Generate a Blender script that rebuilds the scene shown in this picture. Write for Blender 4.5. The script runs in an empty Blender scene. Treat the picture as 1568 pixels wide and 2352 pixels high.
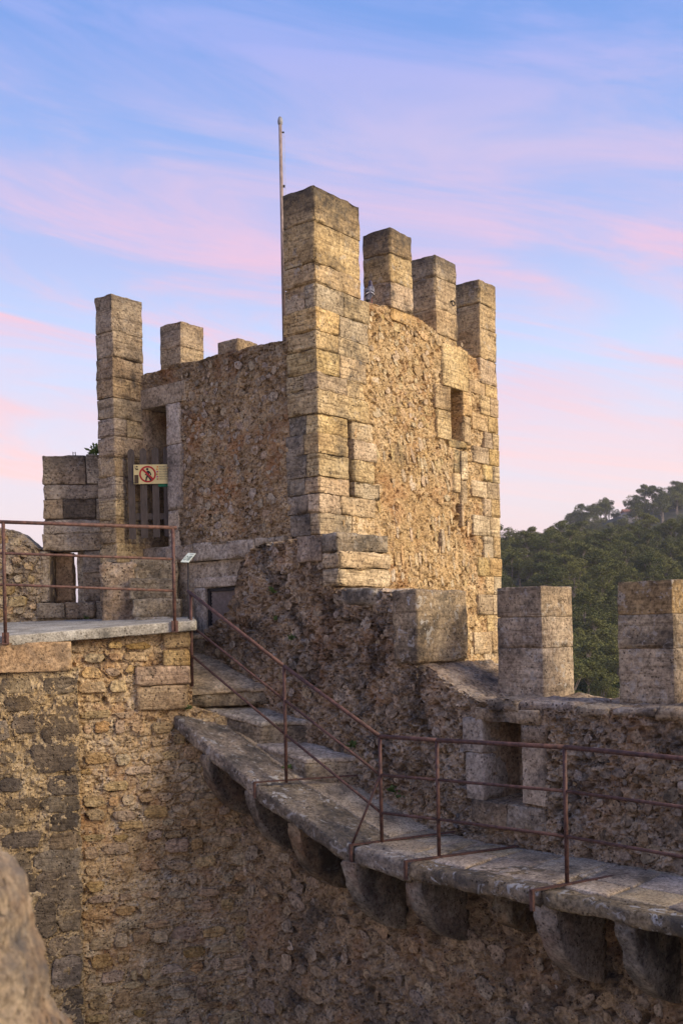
import bpy, math, random
import numpy as np
from mathutils import Matrix, Vector
random.seed(7); RNG = np.random.default_rng(7)
SC = bpy.context.scene
COL = SC.collection

# ------------------------------------------------------------------ camera, sky, sun, exposure
FPX, CX, CY, ROLL = 2367.0, 784.0, 1435.0, 0.02       # measured on the photograph at 1568 x 2352
cd = bpy.data.cameras.new('camera'); cam = bpy.data.objects.new('camera', cd); COL.objects.link(cam)
cd.sensor_fit = 'VERTICAL'; cd.sensor_height = 36.0; cd.sensor_width = 24.0
cd.lens = 36.0 * FPX / 2352.0
cd.shift_y = (CY - 1176.0) / 2352.0
cd.clip_start = 0.1; cd.clip_end = 5000
cam.matrix_world = Matrix.Rotation(ROLL, 4, 'Y') @ Matrix.Rotation(math.radians(90), 4, 'X')
cd.dof.use_dof = True; cd.dof.focus_distance = 11.5; cd.dof.aperture_fstop = 5.0
SC.camera = cam

SUN_AZ, SUN_EL = math.radians(113), math.radians(27)   # azimuth from +Y towards +X
w = bpy.data.worlds.new('World'); SC.world = w; w.use_nodes = True
nt = w.node_tree; nt.nodes.clear()
def N(t, typ, **k):
    n = t.nodes.new(typ)
    for a, b in k.items():
        if a == 'inp':
            for kk, vv in b.items(): n.inputs[kk].default_value = vv
        else: setattr(n, a, b)
    return n
def ramp(t, pts, interp='LINEAR'):
    n = t.nodes.new('ShaderNodeValToRGB'); cr = n.color_ramp; cr.interpolation = interp
    while len(cr.elements) < len(pts): cr.elements.new(0.5)
    for e, (p, c) in zip(cr.elements, pts):
        e.position = p; e.color = (*c, 1) if len(c) == 3 else c
    return n
def srgb(r, g, b):
    f = lambda v: (v/255/12.92) if v/255 <= .04045 else ((v/255+.055)/1.055)**2.4
    return (f(r), f(g), f(b))
def build_world():
    t = nt; L = t.links.new
    tc = N(t, 'ShaderNodeTexCoord'); sep = N(t, 'ShaderNodeSeparateXYZ'); L(tc.outputs['Generated'], sep.inputs[0])
    sky = N(t, 'ShaderNodeTexSky'); sky.sky_type = 'NISHITA'; sky.sun_disc = False
    sky.sun_elevation = SUN_EL; sky.sun_rotation = SUN_AZ; sky.air_density = 1.2; sky.dust_density = 1.5
    sks = N(t, 'ShaderNodeVectorMath', operation='SCALE'); sks.inputs[3].default_value = 0.09
    L(sky.outputs[0], sks.inputs[0])
    base = ramp(t, [(0.0, srgb(232, 210, 212)), (0.10, srgb(228, 210, 214)), (0.17, srgb(214, 208, 224)), (0.25, srgb(188, 203, 236)),
                    (0.33, srgb(168, 180, 224)), (0.42, srgb(140, 165, 221)), (0.50, srgb(112, 148, 214)), (0.7, srgb(96, 134, 210)), (1.0, srgb(84, 122, 200))])
    L(sep.outputs['Z'], base.inputs[0])
    # wispy sunset cloud streaks, everywhere on the dome
    m = N(t, 'ShaderNodeMath', operation='MULTIPLY_ADD'); L(sep.outputs['X'], m.inputs[0]); m.inputs[1].default_value = 0.20; L(sep.outputs['Z'], m.inputs[2])
    cb = N(t, 'ShaderNodeCombineXYZ'); L(sep.outputs['X'], cb.inputs[0]); L(sep.outputs['Y'], cb.inputs[1]); L(m.outputs[0], cb.inputs[2])
    mp = N(t, 'ShaderNodeMapping'); mp.inputs['Scale'].default_value = (2.6, 1.8, 15.0); mp.inputs['Location'].default_value = (2.4, 9.1, 4.05); L(cb.outputs[0], mp.inputs[0])
    no = N(t, 'ShaderNodeTexNoise', inp={'Scale': 1.0, 'Detail': 10.0, 'Roughness': 0.6, 'Distortion': 0.8}); L(mp.outputs[0], no.inputs['Vector'])
    cm = ramp(t, [(0.38, (0, 0, 0)), (0.70, (.88, .88, .88))], 'EASE'); L(no.outputs[0], cm.inputs[0])
    ccol = ramp(t, [(0.0, srgb(230, 208, 214)), (0.12, srgb(244, 206, 202)), (0.22, srgb(250, 180, 174)), (0.28, srgb(246, 180, 184)), (0.34, srgb(224, 182, 204)), (0.42, srgb(190, 178, 214)), (0.49, srgb(156, 164, 222)), (0.6, srgb(160, 170, 226))]); L(sep.outputs['Z'], ccol.inputs[0])
    mx = N(t, 'ShaderNodeMix', data_type='RGBA'); L(cm.outputs[0], mx.inputs['Factor']); L(base.outputs[0], mx.inputs['A']); L(ccol.outputs[0], mx.inputs['B'])
    mx2 = N(t, 'ShaderNodeMix', data_type='RGBA'); mx2.inputs['Factor'].default_value = 0.88; L(sks.outputs[0], mx2.inputs['A']); L(mx.outputs['Result'], mx2.inputs['B'])
    bg = N(t, 'ShaderNodeBackground'); bg.inputs['Strength'].default_value = 1.16; L(mx2.outputs['Result'], bg.inputs[0])
    out = N(t, 'ShaderNodeOutputWorld'); L(bg.outputs[0], out.inputs[0])
build_world()
sl = bpy.data.lights.new('sun', 'SUN'); sun = bpy.data.objects.new('sun', sl); COL.objects.link(sun)
sl.energy = 4.6; sl.angle = math.radians(40); sl.color = (1.0, 0.83, 0.61)
sdir = Vector((math.sin(SUN_AZ)*math.cos(SUN_EL), math.cos(SUN_AZ)*math.cos(SUN_EL), math.sin(SUN_EL)))
sun.rotation_euler = sdir.to_track_quat('Z', 'Y').to_euler(); sun.location = (40, -15, 30)
vs = SC.view_settings; vs.view_transform = 'Standard'; vs.look = 'None'; vs.exposure = 0.25; vs.gamma = 1.0; vs.use_curve_mapping = False
SC.cycles.max_bounces = 5; SC.cycles.diffuse_bounces = 3; SC.cycles.use_denoising = True

# ------------------------------------------------------------------ pixel <-> place helpers
_R = np.array([math.cos(ROLL), 0, -math.sin(ROLL)]); _U = np.array([math.sin(ROLL), 0, math.cos(ROLL)]); _W = np.array([0, 1., 0])
Z = np.array([0, 0, 1.])
def at(x, y, depth): return (_W + (x-CX)/FPX*_R + (CY-y)/FPX*_U) * depth
class Frame:            # a vertical wall face: e runs to the right, n points out of the wall
    def __init__(f, O, e):
        f.O = np.array([O[0], O[1], 0.]); h = math.hypot(e[0], e[1]); f.e = np.array([e[0]/h, e[1]/h, 0]); f.n = np.array([f.e[1], -f.e[0], 0])
    def pt(f, s, q, z):
        s, q, z = np.broadcast_arrays(np.asarray(s, float), np.asarray(q, float), np.asarray(z, float))
        return f.O + s[..., None]*f.e + q[..., None]*f.n + z[..., None]*Z
    def sz(f, x, y, q=0.0):
        d = _W + (x-CX)/FPX*_R + (CY-y)/FPX*_U
        o = f.O + f.n*q; p = d*((o@f.n)/(d@f.n)); return float((p-f.O)@f.e), float(p[2])
_a = math.radians(51.5)
A0 = at(735, 1225, 11.8)
TL = Frame(A0, (math.sin(_a), -math.cos(_a)))       # tower face with the door (s < 0 to the left of the near corner)
TR = Frame(A0, (math.cos(_a), math.sin(_a)))        # sunlit tower face
_w = math.radians(44)
WF = Frame((1.6, 9.3), (math.sin(_w), -math.cos(_w)))   # parapet wall above the walkway
_r = math.radians(76)
RF = Frame((-1.17, 11.58), (math.sin(_r), math.cos(_r)))  # wall below the terrace
BF = Frame((-2.9, 14.0), (1, 0.05))                       # wall with the arrow slit

# ------------------------------------------------------------------ noise
def _h(ix, iy, iz, k=0):
    h = (ix.astype(np.int64)*374761393 + iy.astype(np.int64)*668265263 + iz.astype(np.int64)*2147483647 + k*974634777) & 0xffffffff
    h = ((h ^ (h >> 13))*1274126177) & 0xffffffff
    h = ((h ^ (h >> 16))*2246822519) & 0xffffffff
    return ((h ^ (h >> 15)) & 0xffffff)/float(0xffffff)
def vnoise(p, k=0):
    i = np.floor(p); f = p-i; f = f*f*(3-2*f); i = i.astype(np.int64)
    r = 0
    for dx in (0, 1):
        wx = f[..., 0] if dx else 1-f[..., 0]
        for dy in (0, 1):
            wy = f[..., 1] if dy else 1-f[..., 1]
            for dz in (0, 1):
                wz = f[..., 2] if dz else 1-f[..., 2]
                r = r + wx*wy*wz*_h(i[..., 0]+dx, i[..., 1]+dy, i[..., 2]+dz, k)
    return r*2-1
def fbm(p, o=4, g=.5, k=0):
    r = 0; a = 1.0; t = 0
    for j in range(o):
        r = r + a*vnoise(p*(2**j), k+j*7); t += a; a *= g
    return r/t
def worley(x, y, k=0):
    ix = np.floor(x).astype(np.int64); iy = np.floor(y).astype(np.int64)
    F1 = np.full(x.shape, 9.); F2 = np.full(x.shape, 9.); cid = np.zeros(x.shape)
    z0 = np.zeros_like(ix)
    for dx in (-1, 0, 1):
        for dy in (-1, 0, 1):
            px = ix+dx+_h(ix+dx, iy+dy, z0, k+1); py = iy+dy+_h(ix+dx, iy+dy, z0, k+2)
            d = np.sqrt((px-x)**2+(py-y)**2); c = _h(ix+dx, iy+dy, z0, k+3)
            m = d < F1
            F2 = np.where(m, F1, np.minimum(F2, d)); cid = np.where(m, c, cid); F1 = np.where(m, d, F1)
    return F1, F2, cid

# ------------------------------------------------------------------ object helpers
WM = {}
def place(o, parent, mw):
    COL.objects.link(o)
    o.matrix_basis = mw; WM[o.name] = mw
    if parent is not None:
        o.parent = parent; o.matrix_parent_inverse = WM[parent.name].inverted()
    return o
def tag(o, label=None, cat=None, group=None, kind=None):
    if label: o['label'] = label
    if cat: o['category'] = cat
    if group: o['group'] = group
    if kind: o['kind'] = kind
    return o
def thing(name, label, cat, loc, group=None):
    o = bpy.data.objects.new(name, None); o.empty_display_size = .2
    place(o, None, Matrix.Translation(Vector(loc)))
    return tag(o, label, cat, group)
def mesh_from(name, V, Q, mat, smooth=False):
    V = np.asarray(V, np.float32); me = bpy.data.meshes.new(name)
    if isinstance(Q, np.ndarray):
        n = len(Q); k = Q.shape[1]
        me.vertices.add(len(V)); me.vertices.foreach_set('co', V.ravel())
        me.loops.add(n*k); me.loops.foreach_set('vertex_index', Q.astype(np.int32).ravel())
        me.polygons.add(n); me.polygons.foreach_set('loop_start', np.arange(n, dtype=np.int32)*k)
        me.update(calc_edges=True)
    else:
        me.from_pydata(V.tolist(), [], Q); me.update()
    if mat: me.materials.append(mat)
    me.polygons.foreach_set('use_smooth', np.full(len(me.polygons), smooth)); me.update()
    return me
def meshobj(name, V, Q, mat, parent=None, smooth=False):
    V = np.asarray(V, float); c = (V.min(0)+V.max(0))/2
    if parent is None: c[2] = V[:, 2].min()
    o = bpy.data.objects.new(name, mesh_from(name, V-c, Q, mat, smooth))
    return place(o, parent, Matrix.Translation(Vector(c)))
class MB:               # collects simple shapes for one mesh
    def __init__(b): b.V = []; b.F = []
    def add(b, V, F):
        o = len(b.V); b.V += [tuple(map(float, v)) for v in V]; b.F += [tuple(i+o for i in f) for f in F]
    def tube(b, pts, r, k=10, caps=True):
        pts = [Vector(p) for p in pts]; rr = r if isinstance(r, (list, tuple)) else [r]*len(pts)
        V = []; F = []
        for i, p in enumerate(pts):
            d = (pts[min(i+1, len(pts)-1)]-pts[max(i-1, 0)]).normalized()
            a = d.orthogonal().normalized() if abs(d.z) > .9 else d.cross(Vector((0, 0, 1))).normalized()
            c = d.cross(a)
            for j in range(k):
                t = 2*math.pi*j/k; V.append(p+(a*math.cos(t)+c*math.sin(t))*rr[i])
        for i in range(len(pts)-1):
            for j in range(k):
                F.append((i*k+j, i*k+(j+1) % k, (i+1)*k+(j+1) % k, (i+1)*k+j))
        if caps: F.append(tuple(range(k))[::-1]); F.append(tuple((len(pts)-1)*k+j for j in range(k)))
        b.add(V, F)
    def box(b, P, a, c, d):      # corner point P and three edge vectors
        P, a, c, d = map(np.array, (P, a, c, d))
        V = [P, P+a, P+a+c, P+c, P+d, P+a+d, P+a+c+d, P+c+d]
        b.add(V, [(0, 3, 2, 1), (4, 5, 6, 7), (0, 1, 5, 4), (1, 2, 6, 5), (2, 3, 7, 6), (3, 0, 4, 7)])
    def obj(b, name, mat, parent=None, smooth=False):
        return meshobj(name, b.V, b.F, mat, parent, smooth)
_lat = {}
def lattice(nx, ny, nz):
    if (nx, ny, nz) in _lat: return _lat[(nx, ny, nz)]
    key = {}; P = []; Q = []
    def v(i, j, k):
        t = (i, j, k)
        if t not in key: key[t] = len(P); P.append(t)
        return key[t]
    for i in range(nx):
        for j in range(ny):
            Q.append((v(i, j, 0), v(i, j+1, 0), v(i+1, j+1, 0), v(i+1, j, 0)))
            Q.append((v(i, j, nz), v(i+1, j, nz), v(i+1, j+1, nz), v(i, j+1, nz)))
    for i in range(nx):
        for k in range(nz):
            Q.append((v(i, 0, k), v(i+1, 0, k), v(i+1, 0, k+1), v(i, 0, k+1)))
            Q.append((v(i, ny, k), v(i, ny, k+1), v(i+1, ny, k+1), v(i+1, ny, k)))
    for j in range(ny):
        for k in range(nz):
            Q.append((v(0, j, k), v(0, j, k+1), v(0, j+1, k+1), v(0, j+1, k)))
            Q.append((v(nx, j, k), v(nx, j+1, k), v(nx, j+1, k+1), v(nx, j, k+1)))
    _lat[(nx, ny, nz)] = (np.array(P), np.array(Q))
    return _lat[(nx, ny, nz)]
def hexa(name, C, mat, parent=None, cell=.05, rough=.008, rnd=.007, freq=9., pit=.5, smooth=True):
    """rough stone with eight corners C (x fast, then y, then z), worn rounded edges and an uneven surface"""
    C = np.array(C, float).reshape(2, 2, 2, 3)     # [z][y][x]
    L = np.array([np.linalg.norm(C[0, 0, 1]-C[0, 0, 0]), np.linalg.norm(C[0, 1, 0]-C[0, 0, 0]), np.linalg.norm(C[1, 0, 0]-C[0, 0, 0])])
    n = np.clip(np.round(L/cell), 1, 60).astype(int)+2
    P, Q = lattice(*n); h = L/2
    rr = np.minimum(rnd, h*.45).min()
    p = np.stack([np.concatenate([[-h[a]], np.linspace(-(h[a]-rr), h[a]-rr, n[a]-1), [h[a]]])[P[:, a]] for a in range(3)], 1)
    # keep lattice lines close to the edges so that the rounding stays tight
    inner = np.clip(p, -(h-rr), h-rr); d = p-inner; ln = np.linalg.norm(d, axis=1, keepdims=True); nrm = d/np.maximum(ln, 1e-9)
    p = inner+nrm*rr
    def tri(p):
        t = (p/h+1)/2; x, y, z = t[:, 0:1], t[:, 1:2], t[:, 2:3]
        return ((C[0, 0, 0]*(1-x)+C[0, 0, 1]*x)*(1-y)+(C[0, 1, 0]*(1-x)+C[0, 1, 1]*x)*y)*(1-z)+((C[1, 0, 0]*(1-x)+C[1, 0, 1]*x)*(1-y)+(C[1, 1, 0]*(1-x)+C[1, 1, 1]*x)*y)*z
    w0 = tri(p); off = RNG.random(3)*40
    dis = rough*(fbm(w0*freq+off, 4, .55)*1.3)+rough*.7*vnoise(w0*3.1+off[::-1]) - pit*rough*2*np.clip(fbm(w0*freq*1.7+off+9, 2)-.25, 0, 1)
    edge = (np.abs(nrm) > .3).sum(1) > 1
    dis = dis - np.where(edge, rough*2.2*np.clip(vnoise(w0*6+off+3)-.1, 0, 1), 0)
    V = tri(p+nrm*dis[:, None])
    return meshobj(name, V, Q, mat, parent, smooth)
def block(name, fr, s0, s1, q0, q1, z0, z1, mat, parent=None, tilt=0.0, **k):
    C = []
    for z in (z0, z1):
        for q in (q1, q0):
            for s in (s0, s1): C.append(fr.pt(s, q, z+tilt*(s-s0)))
    return hexa(name, C, mat, parent, **k)
def sheet(name, fr, s0, s1, zb, zt, hfun, mat, parent=None, ds=.016, thick=.45, kt=10, left=True, right=True, recess=(), smooth=False, amp_top=.03):
    """a wall: displaced face mapped between two profiles, wrapped over its top and ends"""
    fz = lambda f, s: np.full(s.shape, float(f)) if np.isscalar(f) else np.interp(s, [a for a, b in f], [b for a, b in f])
    nx = int((s1-s0)/ds); ss = np.linspace(s0, s1, nx+1)
    if not np.isscalar(zt):     # a column at each step of the profile
        kn = np.array([a for a, b in zt if s0 < a < s1]); ss = np.unique(np.concatenate([ss, kn]))
    bot = fz(zb, ss); top = fz(zt, ss)
    top = top + amp_top*fbm(np.stack([ss*4, ss*0+s0, ss*0+7.7], 1), 4)
    nz = int((top.max()-bot.min())/ds); tt = np.linspace(0, 1, nz+1)
    kl = kt if left else 0; kr = kt if right else 0
    I = np.concatenate([np.full(kl, 0), np.arange(len(ss)), np.full(kr, len(ss)-1)])
    qa = np.concatenate([np.linspace(1, 1/kt, kl) if kl else [], np.zeros(len(ss)), np.linspace(1/kt, 1, kr) if kr else []])
    J = np.concatenate([np.arange(nz+1), np.full(kt, nz)]); qb = np.concatenate([np.zeros(nz+1), np.linspace(1/kt, 1, kt)])
    S = ss[I][None, :].repeat(len(J), 0); T = tt[J][:, None]
    Zc = bot[I][None, :]+T*(top-bot)[I][None, :]
    qd = np.maximum(qa[None, :], qb[:, None])
    Qc = -thick*qd
    side = np.where(np.arange(len(I)) < kl, -1.0, np.where(np.arange(len(I)) >= len(I)-kr if kr else np.zeros(len(I), bool), 1.0, 0.0))
    if left: side[kl] = -.7
    if right: side[len(I)-kr-1] = .7
    sid = np.repeat(side[None, :], len(J), 0)
    tp = np.where(np.arange(len(J)) > nz, 1.0, np.where(np.arange(len(J)) == nz, .7, 0.0))[:, None].repeat(len(I), 1)
    fr_w = np.where((np.abs(sid) > .9) | (tp > .9), 0.0, 1.0)
    base = fr.pt(S, Qc, Zc)
    H = hfun(S, Zc); n3 = fbm(base*7, 5, .6)*.045
    dsp = H*fr_w
    for (a, b, c, d, dep) in recess:
        jit = .008*vnoise(np.stack([S*30, Zc*30, S*0], -1))
        m = (S > a+jit) & (S < b+jit) & (Zc > c+jit) & (Zc < d+jit) & (fr_w > 0)
        dsp = np.where(m, -dep+.25*H, dsp)
    P = base + dsp[..., None]*fr.n + (n3*sid)[..., None]*fr.e + (n3*tp)[..., None]*Z
    P = P - (np.where(tp == .7, .012, 0))[..., None]*Z
    nc = len(I); idx = np.arange(len(J)*nc).reshape(len(J), nc)
    Q = np.stack([idx[:-1, :-1], idx[:-1, 1:], idx[1:, 1:], idx[1:, :-1]], -1).reshape(-1, 4)
    V = P.reshape(-1, 3)
    # plain back
    m = len(V); bs = np.linspace(s0, s1, 24); bt = fz(zt, bs)-.02; bb = fz(zb, bs)
    V = np.concatenate([V, fr.pt(bs, -thick+.01, bb), fr.pt(bs, -thick+.01, bt)])
    i = np.arange(23); Q = np.concatenate([Q, np.stack([m+i+1, m+i, m+24+i, m+25+i], -1)])
    return meshobj(name, V, Q, mat, parent, smooth)
def rubble(ax=.15, az=.10, amp=.03, k=0, fine=.016, pits=.0, tilt=0.0, warp=.35, holes=(.11, .25, .05)):
    def f(S, Zc):
        p = np.stack([S*3, Zc*3, S*0+k], -1)
        wx = fbm(p*2.2, 3, k=k)*warp; wz = fbm(p*2.2+31, 3, k=k)*warp
        x = (S+tilt*Zc)/ax+wx; y = Zc/az+wz
        F1, F2, c = worley(x, y, k)
        msk = np.clip(fbm(p*.55+77, 3, k=k+12)*1.6+.55, 0, 1)         # rubble showing (1) or mortar smeared over it (0)
        e = np.clip((F2-F1)/.15, 0, 1)
        h = amp*(e*(.25+.75*c)-.6)*(.25+.75*msk)
        F1b, F2b, c2 = worley(x*2.7+5, y*2.7+9, k+50)
        h += amp*.45*(np.clip((F2b-F1b)/.2, 0, 1)*c2-.4)*np.where(c < .45, 1.0, .25)
        h += fine*fbm(p*5, 6, .66, k=k+3)*1.7
        h += .03*fbm(p*.6, 3, k=k+8)
        h -= amp*1.3*np.clip(fbm(p*2.6+19, 4, .6, k=k+15)-.22, 0, .5)*3
        hc, hp, hd = holes                                     # open cavities where small stones or mortar have fallen out
        for q, sc in ((0, 1.0), (1, .5)):
            G1, G2, gc = worley(S/(hc*sc)*.8+wx*.8+3, Zc/(hc*sc)+wz*.8+8, k+90+q)
            rad = .16+.26*((gc*7.3) % 1.0)
            h -= hd*(1-.4*q)*np.where(gc < hp*(1+q*.4), np.clip((rad-G1)/.12, 0, 1), 0)
        if pits: h -= pits*np.clip(fbm(p*4.5+11, 3, .6, k=k+5)-.12, 0, 1)*2.2
        return h
    return f

# ------------------------------------------------------------------ materials
def stone_mat(name, c1, c2, c3, dark=(0.05, 0.045, 0.04), dark_amt=.35, dark_scale=1.6, pale=.15, strata=.5, bump=.7, per=.35, top=None, grain=28., orange=0.0, hue=.006, spots=.5, lift=1.0, spread=.2):
    """weathered limestone: three body tones, black lichen in patches, pale lichen spots, bedding lines, per-stone tone"""
    m = bpy.data.materials.new(name); m.use_nodes = True; t = m.node_tree; t.nodes.clear(); L = t.links.new
    wm = lambda c: tuple(min(.72, a*b) for a, b in zip(c, (1.17*lift, 1.15*lift, 1.02*lift)))
    c1, c2, c3 = wm(c1), wm(c2), wm(c3)
    geo = N(t, 'ShaderNodeNewGeometry'); oi = N(t, 'ShaderNodeObjectInfo')
    off = N(t, 'ShaderNodeVectorMath', operation='SCALE'); cmb = N(t, 'ShaderNodeCombineXYZ')
    L(oi.outputs['Random'], cmb.inputs[0]); L(oi.outputs['Random'], cmb.inputs[1]); L(oi.outputs['Random'], cmb.inputs[2]); L(cmb.outputs[0], off.inputs[0]); off.inputs[3].default_value = 17.0*(per > 0)
    add = N(t, 'ShaderNodeVectorMath', operation='ADD'); L(geo.outputs['Position'], add.inputs[0]); L(off.outputs[0], add.inputs[1])
    P = add.outputs[0]
    def noise(scale, detail, rough, vec=P, dist=0.0):
        n = N(t, 'ShaderNodeTexNoise', inp={'Scale': scale, 'Detail': detail, 'Roughness': rough, 'Distortion': dist}); L(vec, n.inputs['Vector']); return n.outputs[0]
    def mix(f, a, b, mode='MIX'):
        n = N(t, 'ShaderNodeMix', data_type='RGBA', blend_type=mode)
        for s, v in (('Factor', f), ('A', a), ('B', b)):
            if isinstance(v, (int, float)): n.inputs[s].default_value = v
            elif isinstance(v, tuple): n.inputs[s].default_value = (*v, 1)
            else: L(v, n.inputs[s])
        return n.outputs['Result']
    def math_(op, a, b=None, c=None):
        n = N(t, 'ShaderNodeMath', operation=op)
        for i, v in enumerate((a, b, c)):
            if v is None: continue
            if isinstance(v, (int, float)): n.inputs[i].default_value = v
            else: L(v, n.inputs[i])
        return n.outputs[0]
    body = ramp(t, [(.30, c1), (.5, c2), (.70, c3)]); L(noise(2.3, 7, .62), body.inputs[0]); col = body.outputs[0]
    # bedding
    mp = N(t, 'ShaderNodeMapping'); mp.inputs['Scale'].default_value = (2.0, 2.0, 34.0); mp.inputs['Rotation'].default_value = (.03, .04, 0); L(P, mp.inputs[0])
    st = noise(1.0, 5, .6, mp.outputs[0], .4)
    if strata:
        sr = ramp(t, [(.37, (.50, .47, .44)), (.46, (1, 1, 1)), (.58, (1, 1, 1)), (.70, (1.2, 1.18, 1.12))]); L(st, sr.inputs[0])
        col = mix(min(1, strata), col, sr.outputs[0], 'MULTIPLY')
    g = ramp(t, [(.35, (.40, .38, .35)), (.5, (1, 1, 1)), (.65, (1.42, 1.42, 1.4))]); gn = noise(grain, 5, .7); L(gn, g.inputs[0]); col = mix(.9, col, g.outputs[0], 'MULTIPLY')
    bl = ramp(t, [(.33, (.66, .64, .62)), (.5, (1, 1, 1)), (.67, (1.22, 1.22, 1.2))]); L(noise(6.5, 6, .66, P, .5), bl.inputs[0]); col = mix(.8, col, bl.outputs[0], 'MULTIPLY')
    if orange:
        orr = ramp(t, [(.52, (0, 0, 0)), (.66, (1, 1, 1))]); L(noise(1.9, 4, .6), orr.inputs[0])
        col = mix(math_('MULTIPLY', orr.outputs[0], orange), col, (.40, .19, .075))
    # per-stone tone
    if per:
        hs = N(t, 'ShaderNodeHueSaturation'); L(col, hs.inputs['Color'])
        L(math_('MULTIPLY_ADD', oi.outputs['Random'], per, 1-per*.55), hs.inputs['Value'])
        r2 = math_('FRACT', math_('MULTIPLY', oi.outputs['Random'], 7.31)); L(math_('MULTIPLY_ADD', r2, .34, .80), hs.inputs['Saturation'])
        L(math_('MULTIPLY_ADD', math_('FRACT', math_('MULTIPLY', oi.outputs['Random'], 13.7)), 2*hue, .5-hue), hs.inputs['Hue']); col = hs.outputs[0]
    # black crust
    dn = noise(dark_scale, 9, .68, geo.outputs['Position'] if per else P, .3)
    fac = ramp(t, [(.62-.32*dark_amt, (0, 0, 0)), (.74-.20*dark_amt, (1, 1, 1))]); L(dn, fac.inputs[0]); f = math_('MULTIPLY', fac.outputs[0], .85)
    if top:
        sep = N(t, 'ShaderNodeSeparateXYZ'); L(geo.outputs['Position'], sep.inputs[0])
        mr = N(t, 'ShaderNodeMapRange'); mr.inputs[1].default_value = top[0]; mr.inputs[2].default_value = top[1]; L(sep.outputs['Z'], mr.inputs[0])
        tn = math_('MULTIPLY_ADD', noise(5.5, 8, .72, geo.outputs['Position']), 2.6, -1.3)
        ft = math_('ADD', math_('MULTIPLY', mr.outputs[0], 1.15), tn); n = N(t, 'ShaderNodeClamp'); L(ft, n.inputs[0])
        f = math_('MAXIMUM', f, math_('MULTIPLY', n.outputs[0], top[2]))
    col = mix(f, col, dark)
    if pale:
        pn = ramp(t, [(.57, (0, 0, 0)), (.63, (1, 1, 1))]); L(noise(11.0, 5, .62, geo.outputs['Position'], .6), pn.inputs[0])
        pa = ramp(t, [(.45, (0, 0, 0)), (.6, (1, 1, 1))]); L(noise(1.3, 3, .5, geo.outputs['Position']), pa.inputs[0])
        col = mix(math_('MULTIPLY', math_('MULTIPLY', pn.outputs[0], math_('MULTIPLY_ADD', pa.outputs[0], 1-spread, spread)), pale), col, (.52, .49, .42))
    # small open pores, the shade of their depth put into the colour
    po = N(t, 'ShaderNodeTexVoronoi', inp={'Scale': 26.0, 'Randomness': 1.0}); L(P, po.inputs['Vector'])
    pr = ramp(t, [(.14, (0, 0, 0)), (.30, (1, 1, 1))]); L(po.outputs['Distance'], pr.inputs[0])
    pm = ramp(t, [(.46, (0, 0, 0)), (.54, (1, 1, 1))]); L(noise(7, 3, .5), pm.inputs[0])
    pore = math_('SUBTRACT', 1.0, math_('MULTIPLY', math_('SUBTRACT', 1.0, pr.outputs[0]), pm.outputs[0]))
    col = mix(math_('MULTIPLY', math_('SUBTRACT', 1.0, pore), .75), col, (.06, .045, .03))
    hgt = math_('ADD', math_('MULTIPLY', noise(grain*.55, 8, .72), 1.0), math_('MULTIPLY', st, .55*strata))
    hgt = math_('ADD', hgt, math_('MULTIPLY', pore, spots))
    bp = N(t, 'ShaderNodeBump', inp={'Strength': min(1, bump*1.15), 'Distance': .05}); L(hgt, bp.inputs['Height'])
    b = N(t, 'ShaderNodeBsdfPrincipled', inp={'Roughness': .93, 'Specular IOR Level': .15}); L(col, b.inputs['Base Color']); L(bp.outputs[0], b.inputs['Normal'])
    o = N(t, 'ShaderNodeOutputMaterial'); L(b.outputs[0], o.inputs[0])
    return m
def plain_mat(name, col, rough=.8, metal=0.0, var=.25, scale=20., bump=.15, col2=None, stretch=(1, 1, 1), spec=.3):
    m = bpy.data.materials.new(name); m.use_nodes = True; t = m.node_tree; L = t.links.new
    b = t.nodes['Principled BSDF']; b.inputs['Roughness'].default_value = rough; b.inputs['Metallic'].default_value = metal; b.inputs['Specular IOR Level'].default_value = spec
    geo = N(t, 'ShaderNodeNewGeometry'); mp = N(t, 'ShaderNodeMapping'); mp.inputs['Scale'].default_value = stretch; L(geo.outputs['Position'], mp.inputs[0])
    n = N(t, 'ShaderNodeTexNoise', inp={'Scale': scale, 'Detail': 6., 'Roughness': .65}); L(mp.outputs[0], n.inputs['Vector'])
    c2 = col2 if col2 else tuple(c*(1-var) for c in col); c1 = tuple(min(1, c*(1+var)) for c in col)
    r = ramp(t, [(.35, c2), (.65, c1)]); L(n.outputs[0], r.inputs[0]); L(r.outputs[0], b.inputs['Base Color'])
    bp = N(t, 'ShaderNodeBump', inp={'Strength': bump, 'Distance': .01}); L(n.outputs[0], bp.inputs['Height']); L(bp.outputs[0], b.inputs['Normal'])
    return m
TAN = ((.33, .235, .135), (.44, .33, .195), (.52, .41, .265))
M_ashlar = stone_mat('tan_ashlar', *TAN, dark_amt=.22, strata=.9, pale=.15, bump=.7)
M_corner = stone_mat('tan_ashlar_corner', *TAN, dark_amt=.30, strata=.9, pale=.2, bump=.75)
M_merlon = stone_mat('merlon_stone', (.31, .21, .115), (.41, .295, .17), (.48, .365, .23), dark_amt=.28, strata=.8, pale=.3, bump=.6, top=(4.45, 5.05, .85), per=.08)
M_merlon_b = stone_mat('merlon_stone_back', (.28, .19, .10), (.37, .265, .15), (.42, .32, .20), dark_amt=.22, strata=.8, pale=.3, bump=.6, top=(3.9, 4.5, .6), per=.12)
M_pier = stone_mat('pier_stone', (.32, .235, .15), (.42, .32, .21), (.50, .40, .28), dark_amt=.30, strata=.9, pale=.2, bump=.7, top=(4.05, 4.5, .55))
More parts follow.
